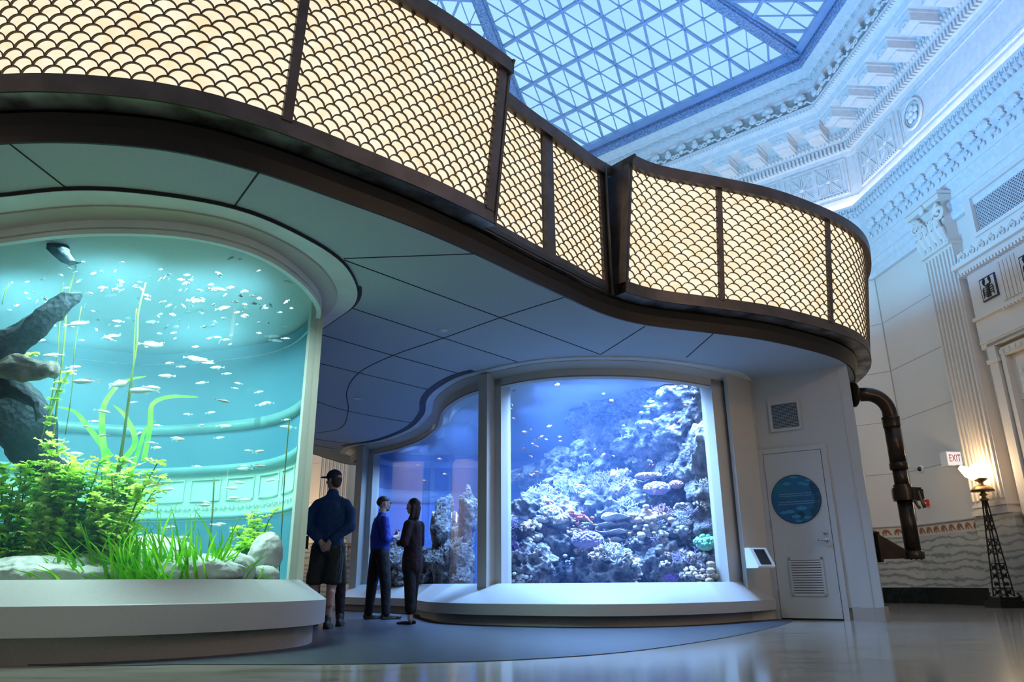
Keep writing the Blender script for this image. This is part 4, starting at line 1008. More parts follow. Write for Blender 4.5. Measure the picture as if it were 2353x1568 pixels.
# faces: one looks back along the wall towards the visitor
q = fpt(3.137, 2.95, .17)-eo
mb = MB(); fbox(mb, 3.132, 3.139, .02, .32, 2.815, 3.085); rl(mb, eo).build('face', 'exit', ex)
text_mesh('EXIT', .215, 'exitred', (fpt(3.131, 2.95, .17)-eo, N0, Vector((0, 0, 1)), -T0), .003, ex, 'lettering', squash=.60)
cd = thing('security_camera', 'small white dome camera on the cream wall right of the pipe', 'camera', fpt(4.58, 2.94, 0))
Rw = Matrix((T0, Vector((0, 0, 1)), -N0)).transposed()
MB().lathe([(.085, 0), (.085, .02), (.07, .035)], (0, 0, 0), 24, Rw).build('base', 'white', cd, True)
MB().ball(-N0*.04, (.055, .055, .055), 12).build('lens', 'screen', cd, True)
fa = thing('fire_alarm', 'small red fire alarm pull box on the cream wall', 'fire alarm', fpt(4.57, 2.17, 0))
o_ = fpt(4.57, 2.17, 0)
mb = MB(); fbox(mb, 4.52, 4.62, 0, .06, 2.10, 2.24); rl(mb, o_).build('box', 'red', fa)
mb = MB(); fbox(mb, 4.535, 4.605, .06, .075, 2.15, 2.18); rl(mb, o_).build('handle', 'white', fa)

# ---------------------------------------------------------------- tank contents: helpers
def blob(mb, c, r, sub=4, amp=.25, freq=1.6, seed=0, ridged=True, squash=None, m=None, pits=0, holes=()):
    bm = bmesh.new(); bmesh.ops.create_icosphere(bm, subdivisions=sub, radius=1)
    if not hasattr(r, '__len__'): r = (r, r, r)
    off = Vector((seed*7.31, seed*3.77, seed*1.93)); vs = []
    for v in bm.verts:
        d = v.co.normalized(); p = Vector((d.x*r[0], d.y*r[1], d.z*r[2]))
        q = p*freq/max(.25, max(r)*1.0)+off
        h = noise.noise(q)*.6+noise.noise(q*2.3)*.35+noise.noise(q*5.1)*.18+noise.noise(q*11)*.08
        if ridged: h += (.35-abs(noise.noise(q*1.7+Vector((5, 5, 5))))*1.4)*.5
        if pits:
            w = noise.cell(q*0)+0 if False else 0
            dd = noise.voronoi(q*1.9)[0][0]; h -= pits*max(0, .42-dd)*1.8
        k = 1+amp*h
        for hd, ha, hdep in holes:
            g = d.angle(Vector(hd).normalized())
            if g < ha: k *= 1-hdep*(1-(g/ha)**2)**.6
        p = p*k
        if m is not None: p = m @ p
        vs.append(p+Vector(c))
    fs = [tuple(v.index for v in f.verts) for f in bm.faces]; bm.free()
    return mb.add(vs, fs)
MT['reef'] = rockmat('reef_rock', (.05, .05, .07), (.30, .29, .30), (.74, .70, .66), 3.6, 18, 1.0)
MT['reefdark'] = rockmat('cave_rock', (.015, .018, .03), (.06, .07, .10), (.20, .21, .25), 2.8, 15, 1.0)  # darker copy of the reef rock, shade of its hollows put into the colour
MT['river'] = rockmat('river_rock', (.30, .33, .33), (.58, .60, .56), (.80, .80, .74), 1.6, 5, .35)
MT['log'] = rockmat('dark_log', (.008, .012, .02), (.02, .03, .045), (.05, .065, .075), 4, 20, .6)
MT['greylog'] = rockmat('grey_log', (.08, .09, .09), (.20, .21, .20), (.36, .36, .34), 6, 14, .6)
for nme, c1, c2 in (('c_white', (.80, .80, .78), (.55, .56, .60)), ('c_lav', (.50, .40, .62), (.36, .30, .52)), ('c_pink', (.75, .45, .42), (.50, .28, .30)), ('c_tan', (.62, .48, .38), (.40, .30, .26)),
                    ('c_green', (.35, .75, .50), (.22, .58, .40)), ('c_plum', (.16, .08, .28), (.10, .05, .2)), ('c_cream', (.85, .82, .70), (.60, .58, .5)), ('c_red', (.55, .14, .10), (.35, .1, .1))):
    MT[nme] = pmat('coral_'+nme, c1, .9, var=c2, vscale=16, bmp=1, bscale=70, spec=.1)

# ---- reef rockwork (right tank)
def rock_at(px, py, Y, rx, rz, ry=None, sub=5, mat='reef', seed=0, amp=.3, pits=1.0, label='', parent=None, freq=1.7, name='reef_rock', holes=()):
    c = at(px, py, Y); s = Y/FPX*1.03; mb = MB(); blob(mb, (0, 0, 0), (rx*s, (ry or (rx+rz)/2)*s, rz*s), sub, amp, freq, seed, True, pits=pits, holes=holes)
    o = mb.build(name, mat, parent, True, c); 
    if label: tag(o, label, 'rock')
    return o
rocks = [
 (1420, 900, 12.3, 95, 50, 'reef', 'pale hazy rock shelf near the top of the reef window'),
 (1530, 905, 11.5, 90, 42, 'reef', 'large upper rock ledge under the window head'),
 (1625, 915, 11.1, 62, 60, 'reef', 'upper right corner rock of the reef with dark hollows'),
 (1460, 1000, 11.8, 72, 44, 'reef', 'rounded overhanging table rock in mid reef'),
 (1575, 985, 11.5, 90, 50, 'reef', 'broad smooth rock right of the table rock'),
 (1372, 960, 12.8, 66, 62, 'reef', 'hazy blue boulder at upper left of the reef slope'),
 (1395, 1050, 12.4, 75, 50, 'reef', 'boulder under the hazy one on the reef slope'),
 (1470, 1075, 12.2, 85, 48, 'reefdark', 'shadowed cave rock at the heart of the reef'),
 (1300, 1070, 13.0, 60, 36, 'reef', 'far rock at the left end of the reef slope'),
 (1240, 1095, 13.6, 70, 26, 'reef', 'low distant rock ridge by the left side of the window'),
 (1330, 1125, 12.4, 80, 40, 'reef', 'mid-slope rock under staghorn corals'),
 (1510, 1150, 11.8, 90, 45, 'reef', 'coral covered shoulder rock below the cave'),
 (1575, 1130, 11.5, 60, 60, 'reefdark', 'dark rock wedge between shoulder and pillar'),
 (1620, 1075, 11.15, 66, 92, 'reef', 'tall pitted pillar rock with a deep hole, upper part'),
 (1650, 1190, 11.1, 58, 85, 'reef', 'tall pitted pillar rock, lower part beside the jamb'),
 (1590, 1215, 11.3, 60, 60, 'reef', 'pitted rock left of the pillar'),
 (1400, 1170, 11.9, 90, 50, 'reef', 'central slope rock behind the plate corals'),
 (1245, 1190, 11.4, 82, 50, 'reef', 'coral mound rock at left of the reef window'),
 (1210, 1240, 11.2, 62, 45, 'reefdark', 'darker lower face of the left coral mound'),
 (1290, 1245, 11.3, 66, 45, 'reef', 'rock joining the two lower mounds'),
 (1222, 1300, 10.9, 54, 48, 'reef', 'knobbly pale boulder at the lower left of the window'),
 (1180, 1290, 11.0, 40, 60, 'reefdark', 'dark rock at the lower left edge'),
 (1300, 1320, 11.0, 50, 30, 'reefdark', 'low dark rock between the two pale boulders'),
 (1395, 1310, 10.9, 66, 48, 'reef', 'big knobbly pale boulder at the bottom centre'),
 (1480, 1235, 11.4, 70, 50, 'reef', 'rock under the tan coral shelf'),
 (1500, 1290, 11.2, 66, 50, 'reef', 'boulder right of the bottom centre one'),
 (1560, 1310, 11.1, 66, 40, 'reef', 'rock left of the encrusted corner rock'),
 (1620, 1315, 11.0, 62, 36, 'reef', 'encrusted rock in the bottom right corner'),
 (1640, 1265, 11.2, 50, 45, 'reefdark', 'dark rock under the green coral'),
]
HO = {13: [((-.1, -1, -.1), .62, .8), ((.3, -1, .8), .3, .4)], 14: [((-.3, -1, .25), .7, .8), ((-.2, -1, -.7), .35, .5)], 15: [((.2, -1, -.2), .45, .6)], 2: [((-.2, -1, -.3), .5, .6)], 7: [((0, -1, -.1), .8, .7)], 4: [((.3, -1, -.6), .5, .5)], 11: [((.2, -1, -.5), .4, .5)], 20: [((.1, -1, .2), .3, .5)], 23: [((-.3, -1, .1), .25, .4), ((.4, -1, -.3), .3, .4)]}
for i, (px, py, Y, rx, rz, mt, lb) in enumerate(rocks):
    rock_at(px, py, Y, rx, rz, seed=i+1, mat=mt, label=lb, sub=6 if rx > 50 and Y < 12.5 else 5, amp=.48, pits=1.4, holes=HO.get(i, ()))
# reef slope filling in behind everything (rear rockwork seen between the boulders)
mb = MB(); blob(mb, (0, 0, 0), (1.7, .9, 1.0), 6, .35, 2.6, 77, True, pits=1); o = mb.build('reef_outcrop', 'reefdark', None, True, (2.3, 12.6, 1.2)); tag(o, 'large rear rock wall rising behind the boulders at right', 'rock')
mb = MB(); blob(mb, (0, 0, 0), (1.0, .9, .9), 6, .35, 2.6, 78, True, pits=1); o = mb.build('reef_outcrop', 'reef', None, True, (2.85, 12.3, 2.55)); tag(o, 'upper rear rock wall behind the top ledges', 'rock')
# rock seen through the farther window
for i, (px, py, Y, rx, rz, lb) in enumerate([(1055, 1300, 12.6, 34, 70, 'pale reef column seen low in the far window'), (1020, 1250, 13.6, 26, 90, 'thin pale reef spire behind the far glass'), (985, 1310, 14.2, 30, 48, 'low coral rock behind the standing woman'),
        (905, 1300, 15.2, 34, 48, 'coral rock seen between the two talking people'), (940, 1325, 14.8, 36, 24, 'low rubble rock at the foot of the far glass'), (1075, 1190, 12.5, 20, 60, 'stacked rock ledges beside the middle mullion')]):
    rock_at(px, py, Y, rx, rz, seed=40+i, label=lb, sub=5, amp=.5, pits=1.3)
# ---- corals
def branch(mb, p, d, l, r, depth, spread=.6, nb=3, seg=3):
    pts = [p]; q = p.copy(); dd = d.copy()
    for i in range(seg):
        dd = (dd+Vector((random.gauss(0, .18), random.gauss(0, .18), random.gauss(0, .12)))).normalized(); q = q+dd*l/seg; pts.append(q.copy())
    mb.tube(pts, [r*(1-.3*i/seg) for i in range(seg+1)], 5, cap=True)
    if depth > 0:
        for _ in range(nb):
            nd = (dd+Vector((random.gauss(0, spread), random.gauss(0, spread), random.gauss(.1, spread*.6)))).normalized(); branch(mb, q, nd, l*.75, r*.72, depth-1, spread, nb, seg)
def staghorn(c, s, mat, label, depth=3, n=7, fine=1.0, group=None):
    mb = MB()
    for i in range(n):
        a = random.random()*2*PI; e = random.uniform(.25, 1.2); branch(mb, Vector((0, 0, -.2*s)), Vector((math.cos(a)*math.cos(e), math.sin(a)*math.cos(e), math.sin(e))), s*.5, s*.05*fine, depth)
    o = mb.build('branching_coral', mat, None, True, c); return tag(o, label, 'coral', group)
def knobs(c, s, mat, label, n=60, flat=.6, kr=.16, name='soft_coral', group=None):
    mb = MB(); blob(mb, (0, 0, 0), (s*.85, s*.7, s*.5*flat/.6), 3, .2, 2, int(c[0]*100) % 97)
    for i in range(int(n*2.2)):
        u = random.uniform(-.15, 1); a = random.random()*2*PI; r = math.sqrt(max(0, 1-u*u)); p = Vector((s*.9*r*math.cos(a), s*.75*r*math.sin(a), s*flat*u*.9)); q = s*kr*random.uniform(.35, .85); mb.ball(p, (q, q, q*.9), 5)
    o = mb.build(name, mat, None, True, c); return tag(o, label, 'coral', group)
def plates(c, s, mat, label, n=4):
    mb = MB()
    for k in range(n):
        o = Vector((random.uniform(-.5, .5)*s, random.uniform(-.3, .3)*s, (k-n/2)*s*.45)); R0 = s*random.uniform(.6, .95); seg = 26; vs = []; sd = random.random()*9; ax = random.uniform(1.0, 1.5)
        for ring in range(5):
            rr = R0*ring/4
            for j in range(seg):
                a = 2*PI*j/seg; w = 1+.15*math.sin(3*a+sd)+.08*math.sin(7*a+sd*2); z = .10*s*(ring/4)**2*(1+math.sin(4*a+sd)*.8)
                vs.append(o+Vector((rr*w*ax*math.cos(a), rr*w*math.sin(a), z)))
        for ring in range(5):
            rr = R0*ring/4
            for j in range(seg):
                a = 2*PI*j/seg; w = 1+.15*math.sin(3*a+sd)+.08*math.sin(7*a+sd*2); z = .10*s*(ring/4)**2*(1+math.sin(4*a+sd)*.8)-.035*s-.12*s*(1-ring/4)
                vs.append(o+Vector((rr*w*ax*math.cos(a), rr*w*math.sin(a), z)))
        fs = []
        for b in (0, 5*seg):
            for i in range(4):
                for j in range(seg): fs.append((b+i*seg+j, b+i*seg+(j+1) % seg, b+(i+1)*seg+(j+1) % seg, b+(i+1)*seg+j))
        fs += [(4*seg+j, 4*seg+(j+1) % seg, 9*seg+(j+1) % seg, 9*seg+j) for j in range(seg)]
        mb.add(vs, fs)
    o = mb.build('plate_coral', mat, None, True, c); return tag(o, label, 'coral')
def crust(c, s, mat, label, n=26):
    mb = MB()
    for i in range(n):
        p = Vector((random.gauss(0, .42)*s, random.gauss(0, .3)*s, random.gauss(0, .28)*s)); r = s*random.uniform(.10, .26)
        blob(mb, p, (r, r, r*.7), 2, .4, 1.5, i)
    o = mb.build('crust_coral', mat, None, True, c); return tag(o, label, 'coral')
def A_(px, py, Y): return at(px, py, Y)
staghorn(A_(1405, 1125, 11.6), .30, 'c_lav', 'lavender branching bush coral in mid window', 4, 8, .6)
staghorn(A_(1375, 1015, 12.3), .30, 'c_lav', 'pale fan of fine branches on the upper slope', 4, 7, .5)
staghorn(A_(1300, 1135, 11.9), .26, 'c_white', 'white staghorn coral on the mid-slope', 3, 9)
staghorn(A_(1250, 1150, 11.5), .26, 'c_cream', 'cream staghorn coral on the left mound', 3, 9)
staghorn(A_(1345, 1105, 12.2), .22, 'c_white', 'small white staghorn behind the lavender bush', 3, 7)
staghorn(A_(1182, 1270, 10.75), .24, 'c_plum', 'dark purple finger coral at the lower left edge', 3, 8, .8)
staghorn(A_(1170, 1215, 10.9), .18, 'c_lav', 'spiky lavender coral by the left jamb', 3, 7, .8)
staghorn(A_(1583, 1290, 10.75), .20, 'c_lav', 'lavender twiggy coral near the bottom right', 3, 7, .7)
staghorn(A_(1560, 1200, 11.0), .17, 'c_white', 'tufted white coral at the pillar foot', 3, 8)
staghorn(A_(1600, 955, 11.0), .22, 'c_plum', 'dark branching gorgonian high at right', 4, 5, .45)
staghorn(A_(1520, 1185, 11.1), .17, 'c_pink', 'pink bushy coral on the shoulder rock', 3, 8)
staghorn(A_(1545, 1340, 10.7), .13, 'c_plum', 'small purple twig coral at the bottom', 3, 6, .8)
staghorn(A_(1650, 1285, 10.75), .14, 'c_lav', 'lavender tuft under the green coral', 3, 6)
staghorn(A_(1440, 1165, 11.3), .16, 'c_white', 'white tufted coral at the window centre', 3, 8)
knobs(A_(1265, 1180, 11.0), .19, 'c_white', 'pale puffy soft coral on the left mound', 80)
knobs(A_(1285, 1195, 10.95), .14, 'c_cream', 'round cream soft coral right of the puffy one', 60)
knobs(A_(1245, 1195, 10.95), .12, 'c_white', 'small puffy coral left of the cream one', 50)
knobs(A_(1350, 1245, 10.8), .25, 'c_lav', 'greyish lavender dome coral over the bottom boulders', 160, .6, .10)
knobs(A_(1510, 1125, 11.2), .22, 'c_lav', 'lumpy mauve coral cluster on the shoulder rock', 110, .5, .14)
knobs(A_(1555, 1115, 11.1), .12, 'c_pink', 'small rosy coral knob near the pillar', 50)
knobs(A_(1490, 1095, 11.3), .22, 'c_tan', 'flat bead coral shelf below the cave', 120, .25, .10)
knobs(A_(1620, 1250, 10.75), .155, 'c_green', 'bright green rounded brain coral at lower right', 26, .8, .30, 'brain_coral')
knobs(A_(1652, 1230, 10.8), .06, 'c_pink', 'tiny pink knob coral on the pillar', 18)
knobs(A_(1480, 975, 11.4), .15, 'c_white', 'white bead coral patch on the upper ledge', 60, .4)
knobs(A_(1400, 1190, 11.4), .13, 'c_cream', 'cream knob coral above the plates', 40)
knobs(A_(1230, 1235, 10.9), .12, 'c_tan', 'tan knob coral low on the left mound', 40)
plates(A_(1400, 1225, 11.1), .24, 'c_white', 'stack of white plate corals in the centre', 6)
plates(A_(1430, 1200, 11.2), .20, 'c_cream', 'cream plate coral fan behind the white stack', 3)
plates(A_(1415, 1275, 10.9), .15, 'c_white', 'small thin plate corals above the big boulder', 4)
plates(A_(1545, 1185, 11.1), .14, 'c_cream', 'cream plate coral on the tan shelf', 2)
crust(A_(1490, 1195, 11.0), .26, 'c_tan', 'tan and pink ruffled coral shelf, lower right', 40)
crust(A_(1500, 1225, 10.95), .24, 'c_cream', 'pale crust coral below the tan shelf', 30)
crust(A_(1330, 1190, 11.0), .18, 'c_red', 'reddish crust coral right of the puffy corals', 26)
crust(A_(1322, 1218, 10.95), .14, 'c_tan', 'tan crust patch below the reddish coral', 20)
crust(A_(1195, 1330, 10.6), .16, 'c_white', 'white rubble crust at the lower left corner', 22)
crust(A_(1310, 1290, 10.8), .12, 'c_white', 'white crust lump between the two pale boulders', 18)
crust(A_(1625, 1325, 10.6), .22, 'c_tan', 'tan crust coral in the bottom right corner', 36)
crust(A_(1460, 1325, 10.7), .12, 'c_white', 'white crust on the sand right of the big boulder', 16)
crust(A_(1500, 935, 11.3), .20, 'c_white', 'white crust coral under the top ledge', 24)
crust(A_(1640, 1000, 10.95), .14, 'c_plum', 'purple crust on the upper right rock', 18)
from mathutils.bvhtree import BVHTree
bv, bf = [], []
for o in [o for o in COL.objects if o.name.startswith(('reef_rock', 'reef_outcrop'))]:
    k0 = len(bv); bv += [o.location+v.co for v in o.data.vertices]; bf += [tuple(i+k0 for i in p.vertices) for p in o.data.polygons]
BV = BVHTree.FromPolygons(bv, bf)
random.seed(33); protos = []
for j in range(4):
    mt = ('c_white', 'c_lav', 'c_cream', 'c_tan')[j]
    mb = MB()
    if j < 2:
        for i in range(6): a = random.random()*2*PI; e = random.uniform(.3, 1.3); branch(mb, Vector((0, 0, -.02)), Vector((math.cos(a)*math.cos(e), math.sin(a)*math.cos(e), math.sin(e))), .06, .0075, 2)
    else:
        for i in range(34): u = random.uniform(0, 1); a = random.random()*2*PI; r = math.sqrt(1-u*u); q = random.uniform(.008, .02); mb.ball((.07*r*math.cos(a), .06*r*math.sin(a), .045*u), q, 4)
    me = mb.build('coral_tuft', mt, None, True); tag(me, ('small white branching coral tuft', 'small lavender branching coral tuft', 'small cream knob coral head', 'small tan knob coral head')[j]+' among the reef rocks', 'coral', ('white coral tufts', 'lavender coral tufts', 'cream coral heads', 'tan coral heads')[j]+' on the reef'); protos.append([me, 0])
for t_ in range(190):
    px = random.uniform(1165, 1660); py = random.triangular(930, 1340, 1230)
    if px < 1480-(py-900)*.9 and py < 1180: continue
    d_ = Vector(ray(px, py)).normalized(); hit = BV.ray_cast(Vector((0, 0, CZ)), d_)
    if hit[0] is None or hit[1].z < -.1: continue
    pr = random.choice(protos); s_ = random.uniform(.8, 2.0); rt = (random.gauss(0, .3)+.3, random.gauss(0, .3), random.random()*6)
    if pr[1] == 0: pr[0].location = hit[0]; pr[0].rotation_euler = rt; pr[0].scale = (s_,)*3
    else: dup(pr[0], hit[0], rot=rt, scale=s_)
    pr[1] += 1
for (x, y, Y, s, lb) in ((1060, 1265, 12.4, .24, 'pale tufted coral beside the mullion in the far window'), (1015, 1290, 13.2, .24, 'white tufted coral behind the woman'), (905, 1290, 14.8, .30, 'white coral head between the talkers'), (1030, 1200, 13.3, .2, 'high pale coral tuft in the far window'), (1070, 1330, 12.2, .18, 'low pale coral at the foot of the far window')):
    staghorn(A_(x, y, Y), s, 'c_white', lb, 3, 8)

# ---------------------------------------------------------------- fish
def fish_proto(name, label, cat, l, h, mb_mat, fin_mat, loc, group, eye=True):
    t = thing(name, label, cat, loc, group)
    mb = MB(); vs = []; n = 8; prof = [0, .55, .85, 1, .95, .75, .5, .28, .2]
    for i in range(9):
        x = -l*.5+l*.82*i/8
        for j in range(n): a = 2*PI*j/n; vs.append((x, .32*h*prof[i]*math.cos(a)*.5, .5*h*max(prof[i], .04)*math.sin(a)))
    mb.add(vs, [(i*n+j, i*n+(j+1) % n, (i+1)*n+(j+1) % n, (i+1)*n+j) for i in range(8) for j in range(n)]+[tuple(range(n)), tuple(range(8*n, 9*n))])
    mb.build('body', mb_mat, t, True)
    mb = MB(); fr = (Vector((0, -.001, 0)), (1, 0, 0), (0, 0, 1), (0, 1, 0))
    mb.plate([(l*.30, 0), (l*.36, h*.12), (l*.5, h*.42), (l*.44, 0), (l*.5, -h*.42), (l*.36, -h*.12)], fr, .002)
    mb.build('tail', fin_mat, t)
    mb = MB(); mb.plate([(-l*.2, h*.44), (-l*.05, h*.68), (l*.2, h*.5), (l*.22, h*.28)], fr, .002); mb.plate([(-l*.02, -h*.45), (l*.12, -h*.62), (l*.2, -h*.28)], fr, .002); mb.build('fin', fin_mat, t)
    return t
MT['silver'] = pmat('silver_fish', (.82, .86, .84), .3, var=(.6, .66, .64), spec=.8)
MT['darkfish'] = pmat('dark_fish', (.06, .08, .08), .5)
MT['orange'] = pmat('orange_fish', (.95, .28, .10), .45, var=(.9, .16, .18))
MT['pinkf'] = pmat('pink_fish', (.95, .40, .50), .45, var=(.9, .5, .3)); MT['yellow'] = pmat('yellow_fish', (.95, .65, .1), .45)
# school in the left tank
p1 = fish_proto('small_fish', 'small silver fish in the school under the water surface of the green tank', 'fish', .062, .020, 'silver', 'silver', (-3, 7, 2.8), 'silver fish in the upper left tank')
p2 = fish_proto('slender_fish', 'slender silver fish swimming in the middle water of the green tank', 'fish', .14, .026, 'silver', 'silver', (-3, 7, 2), 'slender fish in the left tank')
p3 = fish_proto('dark_fish', 'tiny dark fish among the silver school in the green tank', 'fish', .06, .022, 'darkfish', 'darkfish', (-3, 7, 2.5), 'dark fish in the upper left tank')
random.seed(21); used = {1: 0, 2: 0, 3: 0}
def inL(p):
    if p.x > -2.25 and p.y < 6.4: return False
    c = Vector((-4.1, 7.3)); q = Vector((p.x, p.y)); g = min(GL, key=lambda g: ((g-c).normalized()-(q-c).normalized()).length); return (q-c).length < (g-c).length-.12
def put(proto, k, px, py, Y, rz, tilt, s):
    p = at(px, py, Y)
    if not inL(p) or p.z > ZS-.1: return
    if used[k] == 0: proto.location = p; proto.rotation_euler = (0, tilt, rz); proto.scale = (s,)*3
    else: dup(proto, p, rot=(0, tilt, rz), scale=s)
    used[k] += 1
for i in range(330):
    px = random.choice([random.gauss(440, 150), random.uniform(20, 690)]); top = 555+.00026*(px-250)**2; py = top+abs(random.gauss(20, 75)) if random.random() < .75 else random.uniform(top, 800)
    put(p1, 1, px, py, random.uniform(5.9, 7.6), random.choice([0, PI])+random.gauss(0, .5), random.gauss(0, .25), random.uniform(.7, 1.25))
for i in range(130):
    px = random.uniform(60, 690); py = random.uniform(640, 1150) if random.random() < .75 else random.uniform(1150, 1280)
    put(p2, 2, px, py, random.uniform(6.1, 8.0), random.choice([0, PI])+random.gauss(0, .3), random.gauss(0, .1), random.uniform(.6, 1.3))
for i in range(70):
    px = random.uniform(20, 650); py = random.uniform(560, 760); put(p3, 3, px, py, random.uniform(6, 7.6), random.random()*6, random.gauss(0, .3), random.uniform(.7, 1.2))
b1 = fish_proto('big_fish', 'larger pale fish with forked tail in front of the left tank chandelier view', 'fish', .30, .06, 'silver', 'silver', at(330, 898, 6.3), None)
dup(b1, at(272, 884, 6.4), rot=(0, .2, PI), label='whiskered pale fish left of the forked-tail one', scale=(.6, .9, 1.2)); dup(b1, at(198, 877, 6.2), rot=(0, 0, 0), label='pale torpedo fish beside the grey log end', scale=.8); dup(b1, at(345, 792, 6.5), rot=(0, -.1, PI), label='pale fish swimming high over the middle of the left tank', scale=.9); dup(b1, at(175, 745, 6.3), rot=(0, .1, PI), label='pale fish crossing the dark slanted log', scale=.8)
dup(b1, at(464, 829, 6.5), rot=(0, .1, 0), label='dim blue-grey fish at the right of the left tank', scale=.75)
# anthias in the reef tank
random.seed(5)
a1 = fish_proto('orange_fish', 'small orange and pink reef fish swimming in the right tank', 'fish', .085, .032, 'pinkf', 'yellow', A_(1205, 993, 11), 'orange reef fish')
first = True
spots = [(1205, 993), (1219, 988), (1228, 1012), (1224, 1020), (1286, 1004), (1288, 1014), (1262, 980), (1177, 931), (1173, 940), (1180, 962), (1387, 905), (1405, 920), (1560, 893), (1478, 984), (1552, 950), (1529, 928), (1576, 932), (1562, 968), (1498, 975), (1536, 955), (1546, 980), (1433, 978), (1367, 1033), (1386, 1046), (1410, 1048), (1226, 1090), (1230, 1085), (1201, 1032), (1166, 1035), (1219, 1049), (1232, 1026), (1190, 1092), (1164, 1165), (1193, 1150), (1220, 1092), (1300, 1087), (1352, 1194), (1357, 1200), (1405, 1250), (1400, 1240), (1371, 1213), (1428, 1115), (1520, 1180), (1532, 1205), (1255, 1010), (1243, 1005), (1182, 898), (1281, 884), (1420, 1095), (1448, 1225)]
for (x, y) in spots:
    p = A_(x, y, random.uniform(10.35, 10.75)); rz = random.choice([0, PI])+random.gauss(0, .5); s = random.uniform(.6, 1.1)
    if first: a1.location = p; first = False
    else: dup(a1, p, rot=(0, random.gauss(0, .5), rz), scale=s)
b = fish_proto('blue_fish', 'dark blue and black fish near the reef cave', 'fish', .12, .06, 'darkfish', 'orange', A_(1494, 1063, 10.9), None); b.rotation_euler = (0, .8, 0)
dup(b, A_(1290, 1087, 10.8), rot=(0, .2, 0), label='dark fish over the left slope rocks', scale=.7); dup(b, A_(1372, 1213, 10.6), rot=(0, .6, 0), label='dark fish above the plate corals', scale=.6); dup(b, A_(1167, 1035, 10.6), rot=(0, 0, 0), label='dark fish by the left jamb of the reef window', scale=.6)
pl = fish_proto('pale_fish', 'pale flat fish above the lavender bush coral', 'fish', .16, .09, 'silver', 'silver', A_(1412, 1087, 11), None); pl.rotation_euler = (0, -.6, 0)
for (x, y, Y) in ((1022, 1090, 12.6), (1010, 1055, 12.6), (960, 1070, 14), (975, 1105, 13.8)): dup(a1, A_(x, y, Y), label='tiny orange fish in the far window of the reef tank', group='orange fish in the far window')

# ---------------------------------------------------------------- planted tank: rocks, logs, plants
def rockL(px, py, Y, rx, rz, label, seed, mat='river', amp=.22, sub=5):
    c = at(px, py, Y); s = Y/FPX*1.03; mb = MB(); blob(mb, (0, 0, 0), (rx*s, (rx+rz)*.45*s, rz*s), sub, amp, 1.4, seed, True); o = mb.build('river_rock', mat, None, True, c); tag(o, label, 'rock')
rockL(110, 1322, 6.0, 165, 36, 'long pale weathered rock along the front left of the tank', 3, sub=6, amp=.3)
rockL(235, 1308, 6.15, 85, 36, 'pale boulder behind the long front rock', 8)
rockL(240, 1300, 6.5, 60, 36, 'rounded pale stone in the grass', 12)
rockL(440, 1318, 6.1, 120, 36, 'broad pale rock among the ribbon grass', 4, sub=6)
rockL(530, 1312, 6.45, 50, 40, 'grey rounded rock at the right end of the grass', 5)
rockL(612, 1275, 6.75, 34, 46, 'tall blue-lit stone near the right end of the tank', 6)
rockL(610, 1322, 6.6, 30, 20, 'small pebble rock by the right jamb of the left tank', 7)
rockL(350, 1275, 7.6, 90, 40, 'hazy rock far behind the grass', 9)
def logm(pts, rad, mat, label, seed=0):
    mb = MB(); P = catmull([Vector(p) for p in pts], .06); n = len(P); R_ = [np.interp(i/(n-1), np.linspace(0, 1, len(rad)), rad)*(1+.12*noise.noise(P[i]*5)) for i in range(n)]
    mb.tube(P, R_, 32); 
    vs = []
    for v in mb.v:
        v = Vector(v); vs.append(tuple(v+Vector((noise.noise(v*7+Vector((seed, 0, 0))), noise.noise(v*7+Vector((0, seed, 5))), noise.noise(v*7+Vector((9, 0, seed)))))*.05+Vector((noise.noise(v*22), noise.noise(v*25+Vector((3, 3, 3))), noise.noise(v*21+Vector((7, 7, 7)))))*.022))
    mb.v = vs; o = mb.build('driftwood_log', mat, None, True); return tag(o, label, 'log')
logm([at(-60, 850, 5.9), at(60, 770, 5.95), at(130, 705, 6.0), at(182, 678, 6.1)], [.15, .12, .10, .03], 'log', 'dark slanted log rising to a point at the upper left')
logm([at(-80, 852, 5.8), at(0, 850, 5.8), at(70, 848, 5.8), at(130, 858, 5.8)], [.09, .075, .085, .05], 'greylog', 'short grey weathered log end pointing right', 3)
logm([at(-40, 850, 5.95), at(40, 900, 5.95), at(85, 930, 5.95), at(95, 960, 6.0)], [.10, .13, .08, .03], 'log', 'dark knobby branch below the grey log', 5)
logm([at(-30, 900, 6.4), at(40, 960, 6.4), at(90, 1050, 6.5), at(140, 1120, 6.6)], [.28, .26, .18, .08], 'log', 'thick dark root going down behind the plants', 7)
logm([at(120, 550, 6.0), at(150, 590, 6.0), at(185, 610, 6.0)], [.06, .05, .01], 'log', 'dark twig hanging from the water surface', 9)
MT['leafA'] = leafmat('bright_green_leaf', (.22, .60, .03), (.62, .92, .08)); MT['leafB'] = leafmat('lime_leaf', (.40, .75, .05), (.80, .95, .25)); MT['leafC'] = leafmat('ribbon_leaf', (.10, .50, .02), (.36, .80, .05)); MT['vine'] = leafmat('olive_vine', (.16, .24, .05), (.34, .42, .10))
